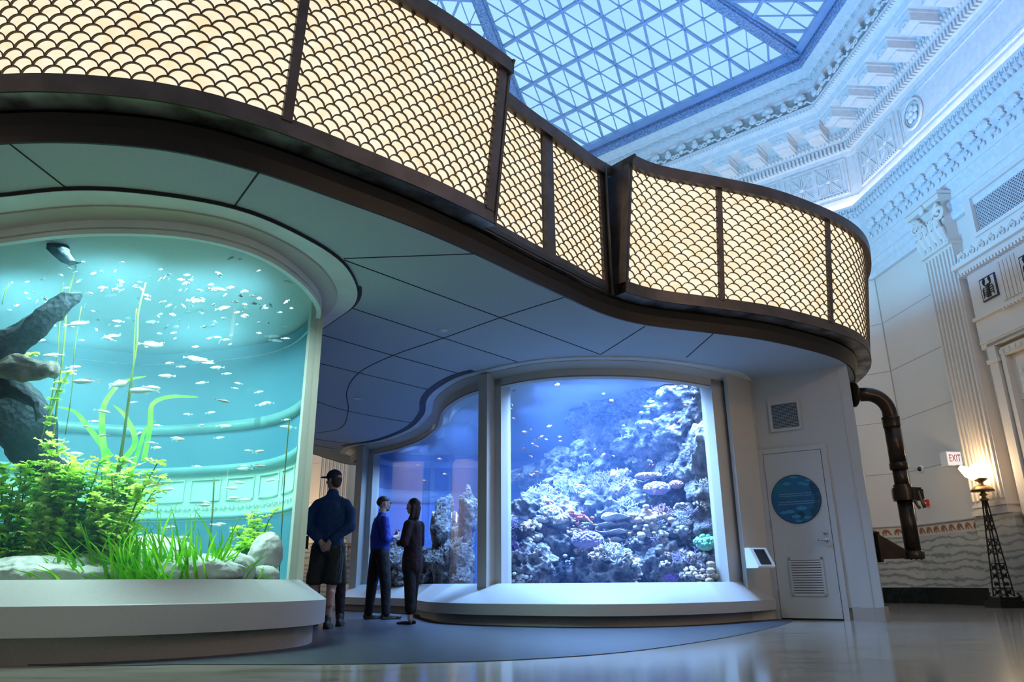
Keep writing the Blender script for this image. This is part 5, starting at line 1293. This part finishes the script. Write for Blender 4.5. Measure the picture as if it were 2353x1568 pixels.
def ruffle(mb, base, d, l, w, seed, up=Vector((0, 0, 1))):
    """one ruffled, lobed leaf"""
    d = d.normalized(); side = d.cross(up); side = side.normalized() if side.length > .01 else Vector((1, 0, 0)); nrm = side.cross(d); n = 9; vs = []
    for i in range(n):
        t = i/(n-1); c = base+d*l*t+nrm*(-.25*l*t*t)
        ww = w*math.sin(PI*min(1, t*.92+.08))**.7*(1+.55*math.sin(i*2.6+seed))
        for q in (-1, -.45, 0, .45, 1): vs.append(c+side*ww*q+nrm*(abs(q)*w*.35*math.sin(i*2.1+seed*3+q*2)))
    mb.add(vs, [(i*5+j, (i+1)*5+j, (i+1)*5+j+1, i*5+j+1) for i in range(n-1) for j in range(4)])
def fern(px, py, Y, hgt, label, mat='leafA', nl=40, lean=(0, 0), lw=.075, group=None):
    base = at(px, py, Y); t = thing('leafy_plant', label, 'aquatic plant', base, group); st = MB(); lf = MB(); ns = 5
    for s in range(ns):
        o = Vector((random.gauss(0, .06), random.gauss(0, .06), 0)); tip = Vector((lean[0]+random.gauss(0, .14), lean[1]+random.gauss(0, .1), hgt*random.uniform(.7, 1.05)))
        P = [o+tip*q+Vector((.04*math.sin(q*5+s), 0, 0)) for q in np.linspace(0, 1, 7)]; st.tube(P, [.010-.001*i for i in range(7)], 5)
        for i in range(nl//ns*2):
            q = random.uniform(.08, 1); p = o+tip*q+Vector((.04*math.sin(q*5+s), 0, 0)); a = random.random()*2*PI; e = random.uniform(-.1, .9)
            ruffle(lf, p, Vector((math.cos(a)*math.cos(e), math.sin(a)*math.cos(e), math.sin(e))), random.uniform(.09, .19)*(1.1-q*.4), lw*random.uniform(.22, .5), random.random()*6)
    st.build('stem', 'vine', t); lf.build('leaves', mat, t, True); return t
random.seed(11)
for i, (px, py, Y, hg, mt, lb, ln) in enumerate([
    (15, 1325, 6.2, 1.05, 'leafA', 'bushy green ruffled plant at the very left of the tank', (0, 0)),
    (70, 1330, 6.15, 1.15, 'leafB', 'tall lime ruffled plant reaching up beside the grey root', (.03, 0)),
    (120, 1328, 6.25, .95, 'leafA', 'dense green ruffled plant over the long pale rock', (.05, 0)),
    (165, 1330, 6.1, .85, 'leafA', 'green ruffled plant left of the vine group', (0, 0)),
    (210, 1328, 6.3, .95, 'leafB', 'lime ruffled plant in the middle of the thicket', (.08, 0)),
    (250, 1330, 6.15, .88, 'leafB', 'yellowish ruffled plant at the right end of the thicket', (.10, 0)),
    (240, 1325, 6.5, .70, 'leafA', 'low green ruffled plant behind the yellowish one', (.02, 0)),
    (95, 1325, 6.6, .95, 'leafA', 'shaded green plant at the back of the thicket', (0, 0)),
    (40, 1325, 6.7, .8, 'leafA', 'back-row green plant at far left', (0, 0)),
    (600, 1325, 7.2, .62, 'leafB', 'pale feathery plant beside the right jamb', (-.1, 0)),
    (560, 1330, 6.9, .38, 'leafA', 'small green plant near the tall blue-lit stone', (0, 0))]):
    fern(px, py, Y, hg, lb, mt, 190 if i < 7 else 90, ln)
def ribbon(mb, base, tip, w, bend):
    n = 12; vs = []; d = tip-base; side = Vector((1, 0, 0)) if abs(d.x) < abs(d.z) else Vector((0, 0, 1)); side = (side+Vector((0, .5, 0))).normalized()
    for i in range(n):
        t = i/(n-1); c = base+d*t+bend*math.sin(PI*t); ww = w*(1-.9*t**3)*(.6+.4*min(1, t*5)); vs += [c-side*ww, c+Vector((0, -.004, 0)), c+side*ww]
    mb.add(vs, [(i*3+j, (i+1)*3+j, (i+1)*3+j+1, i*3+j+1) for i in range(n-1) for j in range(2)])
def grass(px, Y, n, hg, spread, label, lean=0, group=None):
    base = at(px, 1345, Y); base.z = .44; t = thing('ribbon_grass', label, 'aquatic plant', base, group); mb = MB()
    for i in range(n):
        a = random.gauss(lean, spread); h_ = hg*random.uniform(.4, 1.1); b_ = Vector((random.gauss(0, .07), random.gauss(0, .07), 0))
        ribbon(mb, b_, b_+Vector((h_*math.sin(a), random.gauss(0, .08), h_*math.cos(a))), random.uniform(.006, .013), Vector((random.gauss(0, .05), 0, random.uniform(0, .08))))
    mb.build('blades', 'leafC', t, True); return t
gl = ['ribbon grass clump in front of the long pale rock', 'ribbon grass clump left of the rounded stone', 'tall ribbon grass clump with leaning blades by the thicket', 'ribbon grass leaning left over the pale rock', 'thick ribbon grass clump at the tank centre', 'ribbon grass clump with the longest upright blade', 'low ribbon grass clump in front of the broad rock', 'ribbon grass clump right of the broad rock', 'short ribbon grass at the grey rounded rock', 'sparse ribbon grass near the right end']
for i, (px, hg, n, ln) in enumerate([(130, .30, 14, -.6), (195, .36, 16, -.7), (255, .62, 18, -.55), (300, .50, 18, -.5), (350, .55, 20, -.3), (410, .62, 18, .05), (445, .42, 18, -.4), (480, .50, 16, .15), (520, .33, 14, .1), (560, .22, 10, .2)]):
    grass(px, 5.82+.05*(i % 3)+max(0, px-430)*.005, n*2, hg, .42, gl[i], ln)
# long single blades and vines
mb = MB(); base = at(500, 1330, 6.2); ribbon(mb, Vector((0, 0, 0)), at(448, 1172, 6.2)-base, .014, Vector((.05, 0, .02))); o = mb.build('ribbon_leaf', 'leafC', None, True, base); tag(o, 'single long bright blade arching left above the broad rock', 'leaf')
def vine(pts, r, label, mat='vine', leaves=0):
    P = [at(*p) for p in pts]; o0 = P[0].copy(); P = catmull([p-o0 for p in P], .06); mb = MB(); mb.tube(P, [r]*len(P), 6)
    for i in range(leaves):
        p = random.choice(P); ruffle(mb, p, Vector((random.gauss(0, 1), random.gauss(0, 1), .4)), .06, .02, i)
    o = mb.build('water_vine', mat, None, True, o0); return tag(o, label, 'vine')
vine([(265, 1110, 6.3), (285, 990, 6.3), (300, 880, 6.3), (315, 790, 6.35), (318, 720, 6.4), (335, 650, 6.4)], .008, 'tall olive vine reaching highest in the middle')
vine([(272, 1110, 6.35), (292, 960, 6.35), (305, 860, 6.35), (310, 760, 6.4), (314, 710, 6.4)], .006, 'thin companion vine just left of the tallest one')
vine([(120, 1020, 6.3), (135, 900, 6.3), (148, 780, 6.35), (155, 690, 6.4), (175, 610, 6.4)], .009, 'pale vine in front of the dark slanted log')
vine([(95, 1010, 6.3), (125, 880, 6.3), (138, 730, 6.35), (146, 650, 6.4)], .006, 'slim pale vine left of the log-crossing vine')
vine([(150, 1000, 6.3), (165, 900, 6.3), (172, 800, 6.35), (187, 705, 6.4)], .004, 'very thin vine right of the dark slanted log')
vine([(5, 700, 6.3), (12, 670, 6.3), (20, 652, 6.3)], .005, 'short pale vine at the left border of the picture')
vine([(640, 1340, 6.9), (648, 1200, 6.9), (655, 1080, 6.9), (665, 960, 6.9)], .006, 'pale green vine near the right jamb')
vine([(480, 1260, 7.2), (488, 1180, 7.2), (492, 1100, 7.2)], .008, 'faint vertical vine at the back, right of centre')
vine([(110, 975, 6.2), (125, 920, 6.2), (140, 880, 6.2), (158, 858, 6.2)], .010, 'yellow-green leafy sprig hanging by the log', 'leafB', 60)
vine([(60, 825, 6.1), (75, 815, 6.1)], .006, 'tiny green sprout on the slanted log', 'leafB', 12)
def big_blade(pts, w, label):
    P = [at(*p) for p in pts]; o0 = P[0].copy(); P = catmull([p-o0 for p in P], .05); mb = MB(); vs = []; n = len(P)
    for i, p in enumerate(P):
        t = i/(n-1); tg = (P[min(i+1, n-1)]-P[max(i-1, 0)]).normalized(); sd = tg.cross(Vector((0, 1, 0))).normalized(); ww = w*(1-.85*t**3); vs += [p-sd*ww, p+Vector((0, .01, 0)), p+sd*ww]
    mb.add(vs, [(i*3+j, (i+1)*3+j, (i+1)*3+j+1, i*3+j+1) for i in range(n-1) for j in range(2)]); o = mb.build('broad_blade', 'leafC', None, True, o0); return tag(o, label, 'leaf')
big_blade([(250, 1090, 7.2), (235, 1000, 7.2), (240, 930, 7.2), (280, 880, 7.2), (335, 865, 7.2)], .035, 'broad hazy green blade curling over at the middle left')
big_blade([(330, 1060, 7.2), (345, 980, 7.2), (350, 930, 7.2), (390, 912, 7.2), (455, 913, 7.2)], .028, 'hazy green blade arching to the right')
big_blade([(260, 1080, 7.2), (310, 1020, 7.2), (290, 960, 7.2), (260, 930, 7.2)], .03, 'hazy green blade crossing the tall vine')
big_blade([(300, 1090, 7.3), (320, 1030, 7.3), (335, 985, 7.3), (358, 968, 7.3)], .025, 'hazy green blade with a hooked tip')
big_blade([(255, 1050, 7.3), (205, 985, 7.3), (170, 945, 7.3), (130, 935, 7.3)], .028, 'hazy green blade leaning far left')
big_blade([(190, 1300, 6.05), (160, 1260, 6.05), (120, 1235, 6.05), (60, 1225, 6.05)], .02, 'long ribbon blade lying left over the front rock')

# chandelier in the hall behind the tanks
MT['bulb'] = emat('chandelier_bulb', (1.0, .86, .66), 14)
def chandelier(loc, top, label, n=14):
    t = thing('chandelier', label, 'chandelier', loc, 'ring chandeliers of the hall')
    mb = MB(); mb.tube([(0, 0, 0), (0, 0, top)], .02, 6); mb.tube([(.75*math.cos(a), .75*math.sin(a), .0) for a in np.linspace(0, 2*PI, 33)], .03, 6); mb.tube([(.4*math.cos(a), .4*math.sin(a), .6) for a in np.linspace(0, 2*PI, 25)], .025, 6)
    for i in range(6): a = PI/3*i; mb.tube([(0, 0, 1.1), (.4*math.cos(a), .4*math.sin(a), .6), (.75*math.cos(a), .75*math.sin(a), 0)], .01, 5)
    mb.build('frame', 'brass', t)
    for i in range(n):
        a = 2*PI*i/n; MB().ball((.75*math.cos(a), .75*math.sin(a), .09), (.05, .05, .07), 6).build('bulb', 'bulb', t, True)
    for i in range(8):
        a = 2*PI*i/8; MB().ball((.4*math.cos(a), .4*math.sin(a), .68), (.04, .04, .06), 6).build('bulb', 'bulb', t, True)
    return t
chandelier((-9.6, 18.5, 5.6), 8.6, 'round chandelier hanging in the far left of the hall')
chandelier((5.8, 3.2, 5.6), 8.4, 'round chandelier hanging near the right wall')
chandelier((-8.5, 2.6, 5.6), 8.4, 'round chandelier hanging left of the planted tank')


# ---------------------------------------------------------------- people
MT['skin'] = pmat('skin', (.46, .27, .20), .55); MT['skin_l'] = pmat('fair_skin', (.60, .40, .32), .55)
MT['navyfleece'] = pmat('blue_fleece', (.006, .045, .14), .9, var=(.005, .035, .12), vscale=30, bmp=.9, bscale=5, bdist=.06); MT['shorts'] = pmat('dark_grey_shorts', (.025, .03, .028), .85, bmp=.9, bscale=5, bdist=.06)
MT['cap'] = pmat('navy_cap', (.006, .022, .07), .8); MT['hair_b'] = pmat('brown_hair', (.035, .018, .010), .6); MT['hair_d'] = pmat('dark_hair', (.02, .011, .009), .5)
MT['royal'] = pmat('royal_blue_shirt', (.008, .03, .36), .7, var=(.007, .025, .32), vscale=20, bmp=.9, bscale=5, bdist=.06); MT['trouser'] = pmat('black_trousers', (.008, .008, .011), .85, bmp=.9, bscale=5, bdist=.06); MT['maroon'] = pmat('dark_cardigan', (.022, .010, .016), .9, bmp=.9, bscale=5, bdist=.06)
MT['shoe'] = pmat('dark_shoe', (.03, .028, .025), .6); MT['olive'] = pmat('olive_sleeve', (.12, .12, .07), .9); MT['lettering'] = pmat('white_lettering', (.75, .78, .85), .6)
def cap_(mb, a, b, r1, r2, sx=1.0, n=12):
    """tapered capsule; sx widens it across the body (x)"""
    a, b = Vector(a), Vector(b); d = b-a; L = d.length
    if L < 1e-4: mb.ball(a, (r1*sx, r1, r1)); return
    R3_ = d.to_track_quat('Z', 'Y').to_matrix(); pr = []
    for i in range(7): t = -PI/2+PI/2*i/6; pr.append((max(.001, r1*math.cos(t)), r1*math.sin(t)))
    for i in range(7): t = PI/2*i/6; pr.append((max(.001, r2*math.cos(t)), L+r2*math.sin(t)))
    vs0 = len(mb.v); mb.lathe(pr, (0, 0, 0), n, R3_)
    for i in range(vs0, len(mb.v)):
        v = Vector(mb.v[i]); mb.v[i] = (v.x*sx+a.x, v.y+a.y, v.z+a.z)
def skin_obj(mb, name, mat, parent, vox=.012, sm=4):
    o = mb.build(name, mat, parent, True)
    m = o.modifiers.new('remesh', 'REMESH'); m.mode = 'VOXEL'; m.voxel_size = vox; m.use_smooth_shade = True
    s = o.modifiers.new('smooth', 'SMOOTH'); s.iterations = sm; s.factor = .5
    return o
def head(mb, c, yaw, s=1.0):
    """face forward along +y rotated by yaw; nose, chin, ears, lips, brow"""
    R_ = Matrix.Rotation(yaw, 3, 'Z'); P = lambda x, y, z: Vector(c)+R_ @ Vector((x*s, y*s, z*s))
    mb.ball(P(0, -.012, .03), (.076*s, .092*s, .095*s), 14, R_); mb.ball(P(0, .015, -.035), (.058*s, .070*s, .075*s), 14, R_); mb.ball(P(0, .052, -.083), (.028*s, .026*s, .022*s), 8)
    cap_(mb, P(0, .085, .012), P(0, .108, -.022), .009*s, .014*s); 
    for q in (-1, 1):
        mb.ball(P(q*.074, -.005, -.005), (.012*s, .022*s, .032*s), 8, R_); mb.ball(P(q*.032, .062, -.02), (.026*s, .024*s, .026*s), 8); cap_(mb, P(q*.014, .083, .027), P(q*.048, .070, .025), .010*s, .008*s)
    mb.ball(P(0, .083, -.052), (.022*s, .010*s, .006*s), 8); mb.ball(P(0, .082, -.064), (.02*s, .010*s, .007*s), 8)
def eyes(c, yaw, parent, s=1.0):
    R_ = Matrix.Rotation(yaw, 3, 'Z'); mb = MB()
    for q in (-1, 1): mb.ball(Vector(c)+R_ @ Vector((q*.031*s, .072*s, .012*s)), .012*s, 8)
    mb.build('eyes', 'white', parent, True)
def hand(mb, wrist, d, nrm, s=1.0, curl=.6, mirror=1):
    """palm, four jointed fingers of unequal length and a side thumb"""
    d = Vector(d).normalized(); nrm = Vector(nrm); nrm = (nrm-d*nrm.dot(d)).normalized(); sd = d.cross(nrm)*mirror; w = Vector(wrist)
    for q in (-.027, -.009, .009, .027): cap_(mb, w+sd*q*.6*s, w+d*.085*s+sd*q*s, .014*s, .0115*s, n=8)
    for q, l in ((-.027, .85), (-.009, .98), (.009, 1.0), (.027, .80)):
        p = w+d*.088*s+sd*q*s; a = 0
        for j, ll in enumerate((.038, .026, .020)):
            a += curl*(.6 if j == 0 else .9); dd = d*math.cos(a)+nrm*math.sin(a); p2 = p+dd*ll*l*s; cap_(mb, p, p2, (.0088-.0008*j)*s, (.0082-.0009*j)*s, n=8); p = p2
    p = w+d*.025*s-sd*.024*s; dd = (d*.75-sd*.65+nrm*.25).normalized(); p2 = p+dd*.042*s; cap_(mb, p, p2, .013*s, .010*s, n=8); dd = (d*.9-sd*.15+nrm*.4).normalized(); cap_(mb, p2, p2+dd*.032*s, .0098*s, .008*s, n=8)
def shoe_mesh(mb, p, yaw, s=1.0, low=False):
    R_ = Matrix.Rotation(yaw, 3, 'Z'); P = lambda x, y, z: Vector(p)+R_ @ Vector((x*s, y*s, z*s))
    if low: cap_(mb, P(0, -.06, .022), P(0, .15, .018), .028*s, .022*s); mb.ball(P(0, .13, .02), (.038*s, .06*s, .018*s), 8, R_); mb.ball(P(0, -.06, .03), (.03*s, .035*s, .03*s), 8, R_)
    else:
        mb.ball(P(0, -.05, .05), (.043*s, .06*s, .05*s), 10, R_); cap_(mb, P(0, -.02, .05), P(0, .12, .035), .044*s, .036*s); mb.ball(P(0, .15, .035), (.048*s, .065*s, .034*s), 10, R_); cap_(mb, P(0, -.04, .08), P(0, -.03, .12), .044*s, .046*s); mb.box(P(0, .05, .012), (.085*s, .28*s, .022*s), m=R_)
# --- man in cap and blue fleece, back to the viewer, hands clasped behind him
Y0 = 9.15; bx = at(752, 1447, Y0).x-.045
cm = thing('person', 'person in navy cap, blue fleece and dark shorts, back turned, hands clasped behind', 'person', (bx, Y0, 0))
b = MB()   # body: legs, arms, neck, head
hipz = .93
cap_(b, (-.10, 0, hipz), (-.145, .02, .50), .095, .066); cap_(b, (-.145, .02, .50), (-.175, -.01, .11), .060, .037); cap_(b, (-.143, -.025, .40), (-.155, -.03, .28), .052, .045)
cap_(b, (.09, 0, hipz), (.07, -.03, .50), .095, .066); cap_(b, (.07, -.03, .50), (.045, -.03, .11), .060, .037); cap_(b, (.067, -.06, .40), (.06, -.065, .28), .052, .045)
cap_(b, (0, 0, 1.0), (0, 0, 1.32), .11, .10, 1.1); cap_(b, (0, -.0, 1.40), (0, .015, 1.60), .062, .058); head(b, (0, .02, 1.715), math.radians(62))
for s in (-1, 1):
    cap_(b, (s*.19, -.0, 1.38), (s*.27, -.08, 1.15), .045, .042); cap_(b, (s*.19, 0, 1.38), (0, 0, 1.36), .045, .06); cap_(b, (s*.27, -.08, 1.15), (s*.05, -.21, .97), .042, .029)
hand(b, (-.055, -.215, .965), (.8, -.12, -.55), (.1, .9, -.3), .95, .75); hand(b, (.06, -.235, .955), (-.65, -.05, -.75), (0, .8, .2), .95, .8, -1)
skin_obj(b, 'body', 'skin', cm, .0065, 3)
b = MB()   # fleece
cap_(b, (0, -.01, 1.03), (0, -.015, 1.20), .145, .158, 1.22); cap_(b, (0, -.015, 1.20), (0, -.01, 1.36), .158, .14, 1.35); cap_(b, (-.15, -.01, 1.41), (0, -.005, 1.47), .078, .09); cap_(b, (.15, -.01, 1.41), (0, -.005, 1.47), .078, .09); cap_(b, (0, 0, 1.40), (0, .005, 1.55), .125, .074)
for s in (-1, 1): cap_(b, (s*.165, -.0, 1.42), (s*.235, -.03, 1.30), .070, .072); cap_(b, (s*.23, -.02, 1.33), (s*.262, -.085, 1.15), .070, .062); cap_(b, (s*.262, -.085, 1.15), (s*.09, -.20, 1.00), .068, .048)
cap_(b, (0, -.01, .985), (0, -.01, 1.02), .148, .15, 1.2)
skin_obj(b, 'fleece', 'navyfleece', cm, .014, 4)
b = MB(); cap_(b, (0, -.0, .95), (0, 0, .93), .135, .15, 1.2); cap_(b, (-.10, 0, .90), (-.145, .02, .56), .115, .098); cap_(b, (.09, 0, .90), (.075, -.03, .56), .115, .098)
for s, q in ((-1, -.147), (1, .073)): b.lathe([(.098, .50), (.103, .505), (.103, .62), (.09, .64)], (q, 0 if s > 0 else .02, 0), 16)
skin_obj(b, 'shorts', 'shorts', cm, .014, 4)
b = MB(); shoe_mesh(b, (-.175, .0, 0), math.radians(10)); skin_obj(b, 'shoe', 'shoe', cm, .009, 2)
b = MB(); shoe_mesh(b, (.045, -.01, 0), math.radians(5)); skin_obj(b, 'shoe', 'shoe', cm, .009, 2)
b = MB(); R_ = Matrix.Rotation(math.radians(62), 3, 'Z'); c0 = Vector((0, .02, 1.765)); b.ball(c0, (.088, .100, .085), 14, R_); b.ball(c0+R_ @ Vector((0, .13, -.005)), (.068, .075, .010), 12, R_); b.ball(c0+Vector((0, 0, .082)), .010, 6); skin_obj(b, 'cap', 'cap', cm, .008, 2)
b = MB(); b.ball(Vector((0, .02, 1.72))+R_ @ Vector((0, -.035, 0)), (.079, .072, .075), 12, R_); b.ball(Vector((0, .02, 1.67))+R_ @ Vector((0, -.05, 0)), (.06, .045, .05), 10, R_); skin_obj(b, 'hair', 'hair_b', cm, .009, 2)
b = MB(); b.tube([(.155, -.08, .92), (.19, -.10, .80), (.185, -.11, .66), (.165, -.11, .54), (.155, -.11, .56), (.17, -.10, .72), (.16, -.09, .90)], .008, 6, flat=.4); b.build('strap', 'shoe', cm, True)
# --- person mostly hidden behind him
hp = thing('person', 'person mostly hidden behind the man in the cap, only an elbow and dark leg showing', 'person', (bx-.16, Y0+.55, 0))
b = MB()
for x, z0_ in ((-.12, 0), (.20, 0)): cap_(b, (x*.7, 0, .92), (x, 0, .5), .10, .075); cap_(b, (x, 0, .5), (x+.02, 0, .10), .072, .055)
cap_(b, (0, 0, .95), (0, 0, 1.35), .14, .15, 1.2); cap_(b, (0, 0, 1.42), (0, 0, 1.54), .06, .06); skin_obj(b, 'trousers_and_torso', 'trouser', hp, .016, 3)
b = MB(); cap_(b, (-.17, 0, 1.36), (-.29, -.06, 1.15), .06, .05); cap_(b, (-.29, -.06, 1.15), (-.24, .16, 1.25), .046, .036); hand(b, (-.24, .16, 1.25), (.1, .9, .3), (1, 0, 0), .95); cap_(b, (-.20, 0, 1.34), (.10, .03, 1.33), .05, .05); cap_(b, (.10, .03, 1.33), (.12, .05, 1.44), .05, .05); head(b, (.12, .05, 1.48), 0, .85); skin_obj(b, 'body', 'skin_l', hp, .013, 2)
b = MB(); cap_(b, (-.18, 0, 1.36), (-.30, -.06, 1.16), .075, .065); cap_(b, (-.30, -.06, 1.15), (-.27, .05, 1.2), .06, .055); skin_obj(b, 'sleeve', 'olive', hp, .014, 3)
b = MB(); shoe_mesh(b, (-.12, .0, 0), 0); skin_obj(b, 'shoe', 'shoe', hp, .011, 2); b = MB(); shoe_mesh(b, (.22, .0, 0), .1); skin_obj(b, 'shoe', 'shoe', hp, .011, 2)
b = MB(); b.box((-.25, -.10, 1.0), (.07, .05, .16)); skin_obj(b, 'pouch', 'shoe', hp, .01, 3)
# --- man in royal blue shirt, facing right
Y1 = 11.45; mx = at(884, 1424, Y1).x
mn = thing('person', 'bearded person in glasses and royal blue shirt facing right, hands raised in talk', 'person', (mx-.12, Y1, 0))
F = math.radians(-64)   # facing +x, a little towards the viewer
R_ = Matrix.Rotation(F, 3, 'Z'); Q = lambda x, y, z: tuple(R_ @ Vector((x, y, z)))
b = MB(); cap_(b, Q(-.13, 0, 1.38), Q(-.18, .04, 1.12), .048, .040); cap_(b, Q(-.18, .04, 1.12), Q(-.08, .25, 1.20), .040, .027); cap_(b, Q(.13, 0, 1.38), Q(.21, .03, 1.12), .048, .040); cap_(b, Q(.21, .03, 1.12), Q(.05, .25, 1.18), .040, .027)
hand(b, Q(-.08, .25, 1.20), Q(.55, .5, .45), Q(.6, -.2, .3), .9, .6); hand(b, Q(.05, .25, 1.18), Q(-.35, .5, .55), Q(-.6, -.1, .3), .9, .7, -1)
cap_(b, (0, 0, 1.2), (0, 0, 1.36), .10, .11); cap_(b, Q(0, 0, 1.42), Q(0, .015, 1.56), .062, .058); head(b, Q(0, .035, 1.655), F, .98); skin_obj(b, 'body', 'skin_l', mn, .0065, 3); eyes(Q(0, .035, 1.655), F, mn, .98)
b = MB(); cap_(b, (0, 0, 1.00), (0, 0, 1.18), .135, .145, 1.08); cap_(b, (0, 0, 1.18), (0, 0, 1.34), .145, .125, 1.08); cap_(b, Q(-.14, 0, 1.39), (0, 0, 1.44), .070, .082); cap_(b, Q(.14, 0, 1.39), (0, 0, 1.44), .070, .082); cap_(b, (0, 0, 1.40), Q(0, .01, 1.505), .090, .064)
for s, e in ((-1, Q(-.19, .04, 1.12)), (1, Q(.22, .03, 1.12))): cap_(b, Q(s*.165, 0, 1.41), e, .074, .068)
cap_(b, Q(-.19, .04, 1.12), Q(-.16, .10, 1.14), .064, .055); cap_(b, Q(.22, .03, 1.12), Q(.18, .10, 1.14), .064, .055)
skin_obj(b, 'shirt', 'royal', mn, .013, 4)
b = MB(); cap_(b, (0, 0, .97), (0, 0, .92), .135, .13, 1.05)
cap_(b, Q(-.08, -.02, .90), Q(-.11, -.06, .50), .108, .085); cap_(b, Q(-.11, -.06, .50), Q(-.13, -.09, .09), .082, .064); cap_(b, Q(.08, .02, .90), Q(.11, .08, .50), .108, .085); cap_(b, Q(.11, .08, .50), Q(.12, .10, .09), .082, .064); skin_obj(b, 'trousers', 'trouser', mn, .013, 4)
b = MB(); shoe_mesh(b, Q(-.13, -.06, 0), F); skin_obj(b, 'shoe', 'shoe', mn, .009, 2); b = MB(); shoe_mesh(b, Q(.12, .13, 0), F); skin_obj(b, 'shoe', 'shoe', mn, .009, 2)
b = MB(); b.ball(Q(0, .020, 1.708), (.079, .094, .070), 12, R_); b.ball(Q(0, -.025, 1.68), (.071, .062, .058), 12, R_); skin_obj(b, 'hair', 'hair_b', mn, .008, 2)
b = MB(); b.ball(Q(0, .085, 1.575), (.038, .032, .026), 10, R_); b.ball(Q(0, .112, 1.605), (.028, .018, .012), 8, R_); skin_obj(b, 'beard', 'hair_b', mn, .006, 1)
b = MB()
for s in (-1, 1): b.tube([Q(s*.032+.024*math.cos(t), .128, 1.668+.018*math.sin(t)) for t in np.linspace(0, 2*PI, 13)], .0028, 5); b.tube([Q(s*.056, .128, 1.672), Q(s*.078, .03, 1.672)], .0028, 5)
b.tube([Q(-.01, .13, 1.672), Q(.01, .13, 1.672)], .0028, 5); b.build('glasses', 'darkmetal', mn)
b = MB()
for i in range(7): z = 1.30-.026*i; p = Vector(Q(.235+.004*i, -.01, z)); b.box(p, (.014, .006, .018))
for q in range(3): b.box(Q(.10+.012*q, .142, 1.33), (.006, .01, .018))
b.build('sleeve_lettering', 'lettering', mn)
b = MB(); b.tube([Q(.12, .09, .93), Q(.125, .11, .90), Q(.125, .11, .84)], .008, 6); b.ball(Q(.125, .11, .83), .013, 6); b.build('keys', 'chrome', mn)
# --- woman in dark cardigan, facing left
Y2 = 10.05; wx = at(950, 1436, Y2).x
wm = thing('person', 'long-haired person in dark cardigan and black trousers facing left, holding a pen', 'person', (wx-.04, Y2, 0))
F = math.radians(58); R_ = Matrix.Rotation(F, 3, 'Z'); Q = lambda x, y, z: tuple(R_ @ Vector((x, y, z))); k_ = .895
def Qk(x, y, z): return Q(x*k_, y*k_, z*k_)
b = MB(); cap_(b, Qk(.15, .04, 1.10), Qk(.06, .22, 1.14), .034, .025); cap_(b, Qk(-.16, .04, 1.10), Qk(-.05, .20, 1.12), .034, .025)
hand(b, Qk(.06, .22, 1.14), Qk(-.4, .8, .2), Qk(-.5, 0, -.5), .82, .9); hand(b, Qk(-.05, .20, 1.12), Qk(.5, .7, .1), Qk(.4, 0, -.6), .82, .9, -1)
cap_(b, Qk(0, 0, 1.25), Qk(0, 0, 1.36), .09, .09); cap_(b, Qk(0, 0, 1.42), Qk(0, .02, 1.53), .045, .044); head(b, Qk(0, .035, 1.65), F, .90)
for s, yy in ((-1, -.04), (1, .05)): cap_(b, Qk(s*.07, yy, .25), Qk(s*.07, yy, .08), .034, .026)
skin_obj(b, 'body', 'skin_l', wm, .0065, 3); eyes(Qk(0, .035, 1.65), F, wm, .9)
b = MB(); cap_(b, Qk(0, 0, .90), Qk(0, 0, 1.12), .135, .115, 1.0); cap_(b, Qk(0, 0, 1.12), Qk(0, 0, 1.34), .115, .105, 1.05); cap_(b, Qk(-.12, 0, 1.39), Qk(.12, 0, 1.39), .058, .058); cap_(b, Qk(0, -.01, 1.40), Qk(0, 0, 1.47), .062, .05); cap_(b, Qk(0, -.0, .78), Qk(0, 0, .92), .142, .138)
for s in (-1, 1): cap_(b, Qk(s*.14, -.01, 1.38), Qk(s*.19, .02, 1.12), .062, .058); cap_(b, Qk(s*.19, .02, 1.12), Qk(s*.09, .18, 1.13), .054, .042)
skin_obj(b, 'cardigan', 'maroon', wm, .013, 4)
b = MB(); cap_(b, Qk(0, 0, .88), Qk(0, 0, .84), .125, .12)
for s, yy in ((-1, -.04), (1, .05)): cap_(b, Qk(s*.07, 0, .86), Qk(s*.075, yy*.8, .50), .09, .076); cap_(b, Qk(s*.075, yy*.8, .50), Qk(s*.07, yy, .20), .076, .066); b.lathe([(.066, .19*k_), (.07, .195*k_), (.07, .35*k_)], (Q(s*.07*k_, yy*k_, 0)), 14)
skin_obj(b, 'trousers', 'trouser', wm, .013, 4)
b = MB(); shoe_mesh(b, Qk(-.08, -.0, 0), F, .9, True); skin_obj(b, 'shoe', 'shoe', wm, .007, 1); b = MB(); shoe_mesh(b, Qk(.07, .06, 0), F+.2, .9, True); skin_obj(b, 'shoe', 'shoe', wm, .007, 1)
b = MB(); b.ball(Qk(0, .0, 1.695), (.076, .086, .078), 12, R_); b.ball(Qk(0, -.03, 1.65), (.068, .050, .07), 12, R_)
for s in (-1, 1): cap_(b, Qk(s*.065, -.03, 1.64), Qk(s*.06, -.01, 1.50), .034, .032); cap_(b, Qk(s*.06, -.01, 1.50), Qk(s*.07, .07, 1.38), .034, .030); cap_(b, Qk(s*.07, .07, 1.38), Qk(s*.06, .10, 1.26), .032, .018)
cap_(b, Qk(0, -.035, 1.62), Qk(0, -.05, 1.50), .048, .035); skin_obj(b, 'hair', 'hair_d', wm, .010, 3)
b = MB(); b.tube([Qk(.02, .27, 1.15), Qk(-.02, .36, 1.21)], .006, 6); b.build('pen', 'chrome', wm)
b = MB(); b.box(Qk(-.05, .15, 1.24), (.03, .02, .02)); b.build('badge', 'lettering', wm)
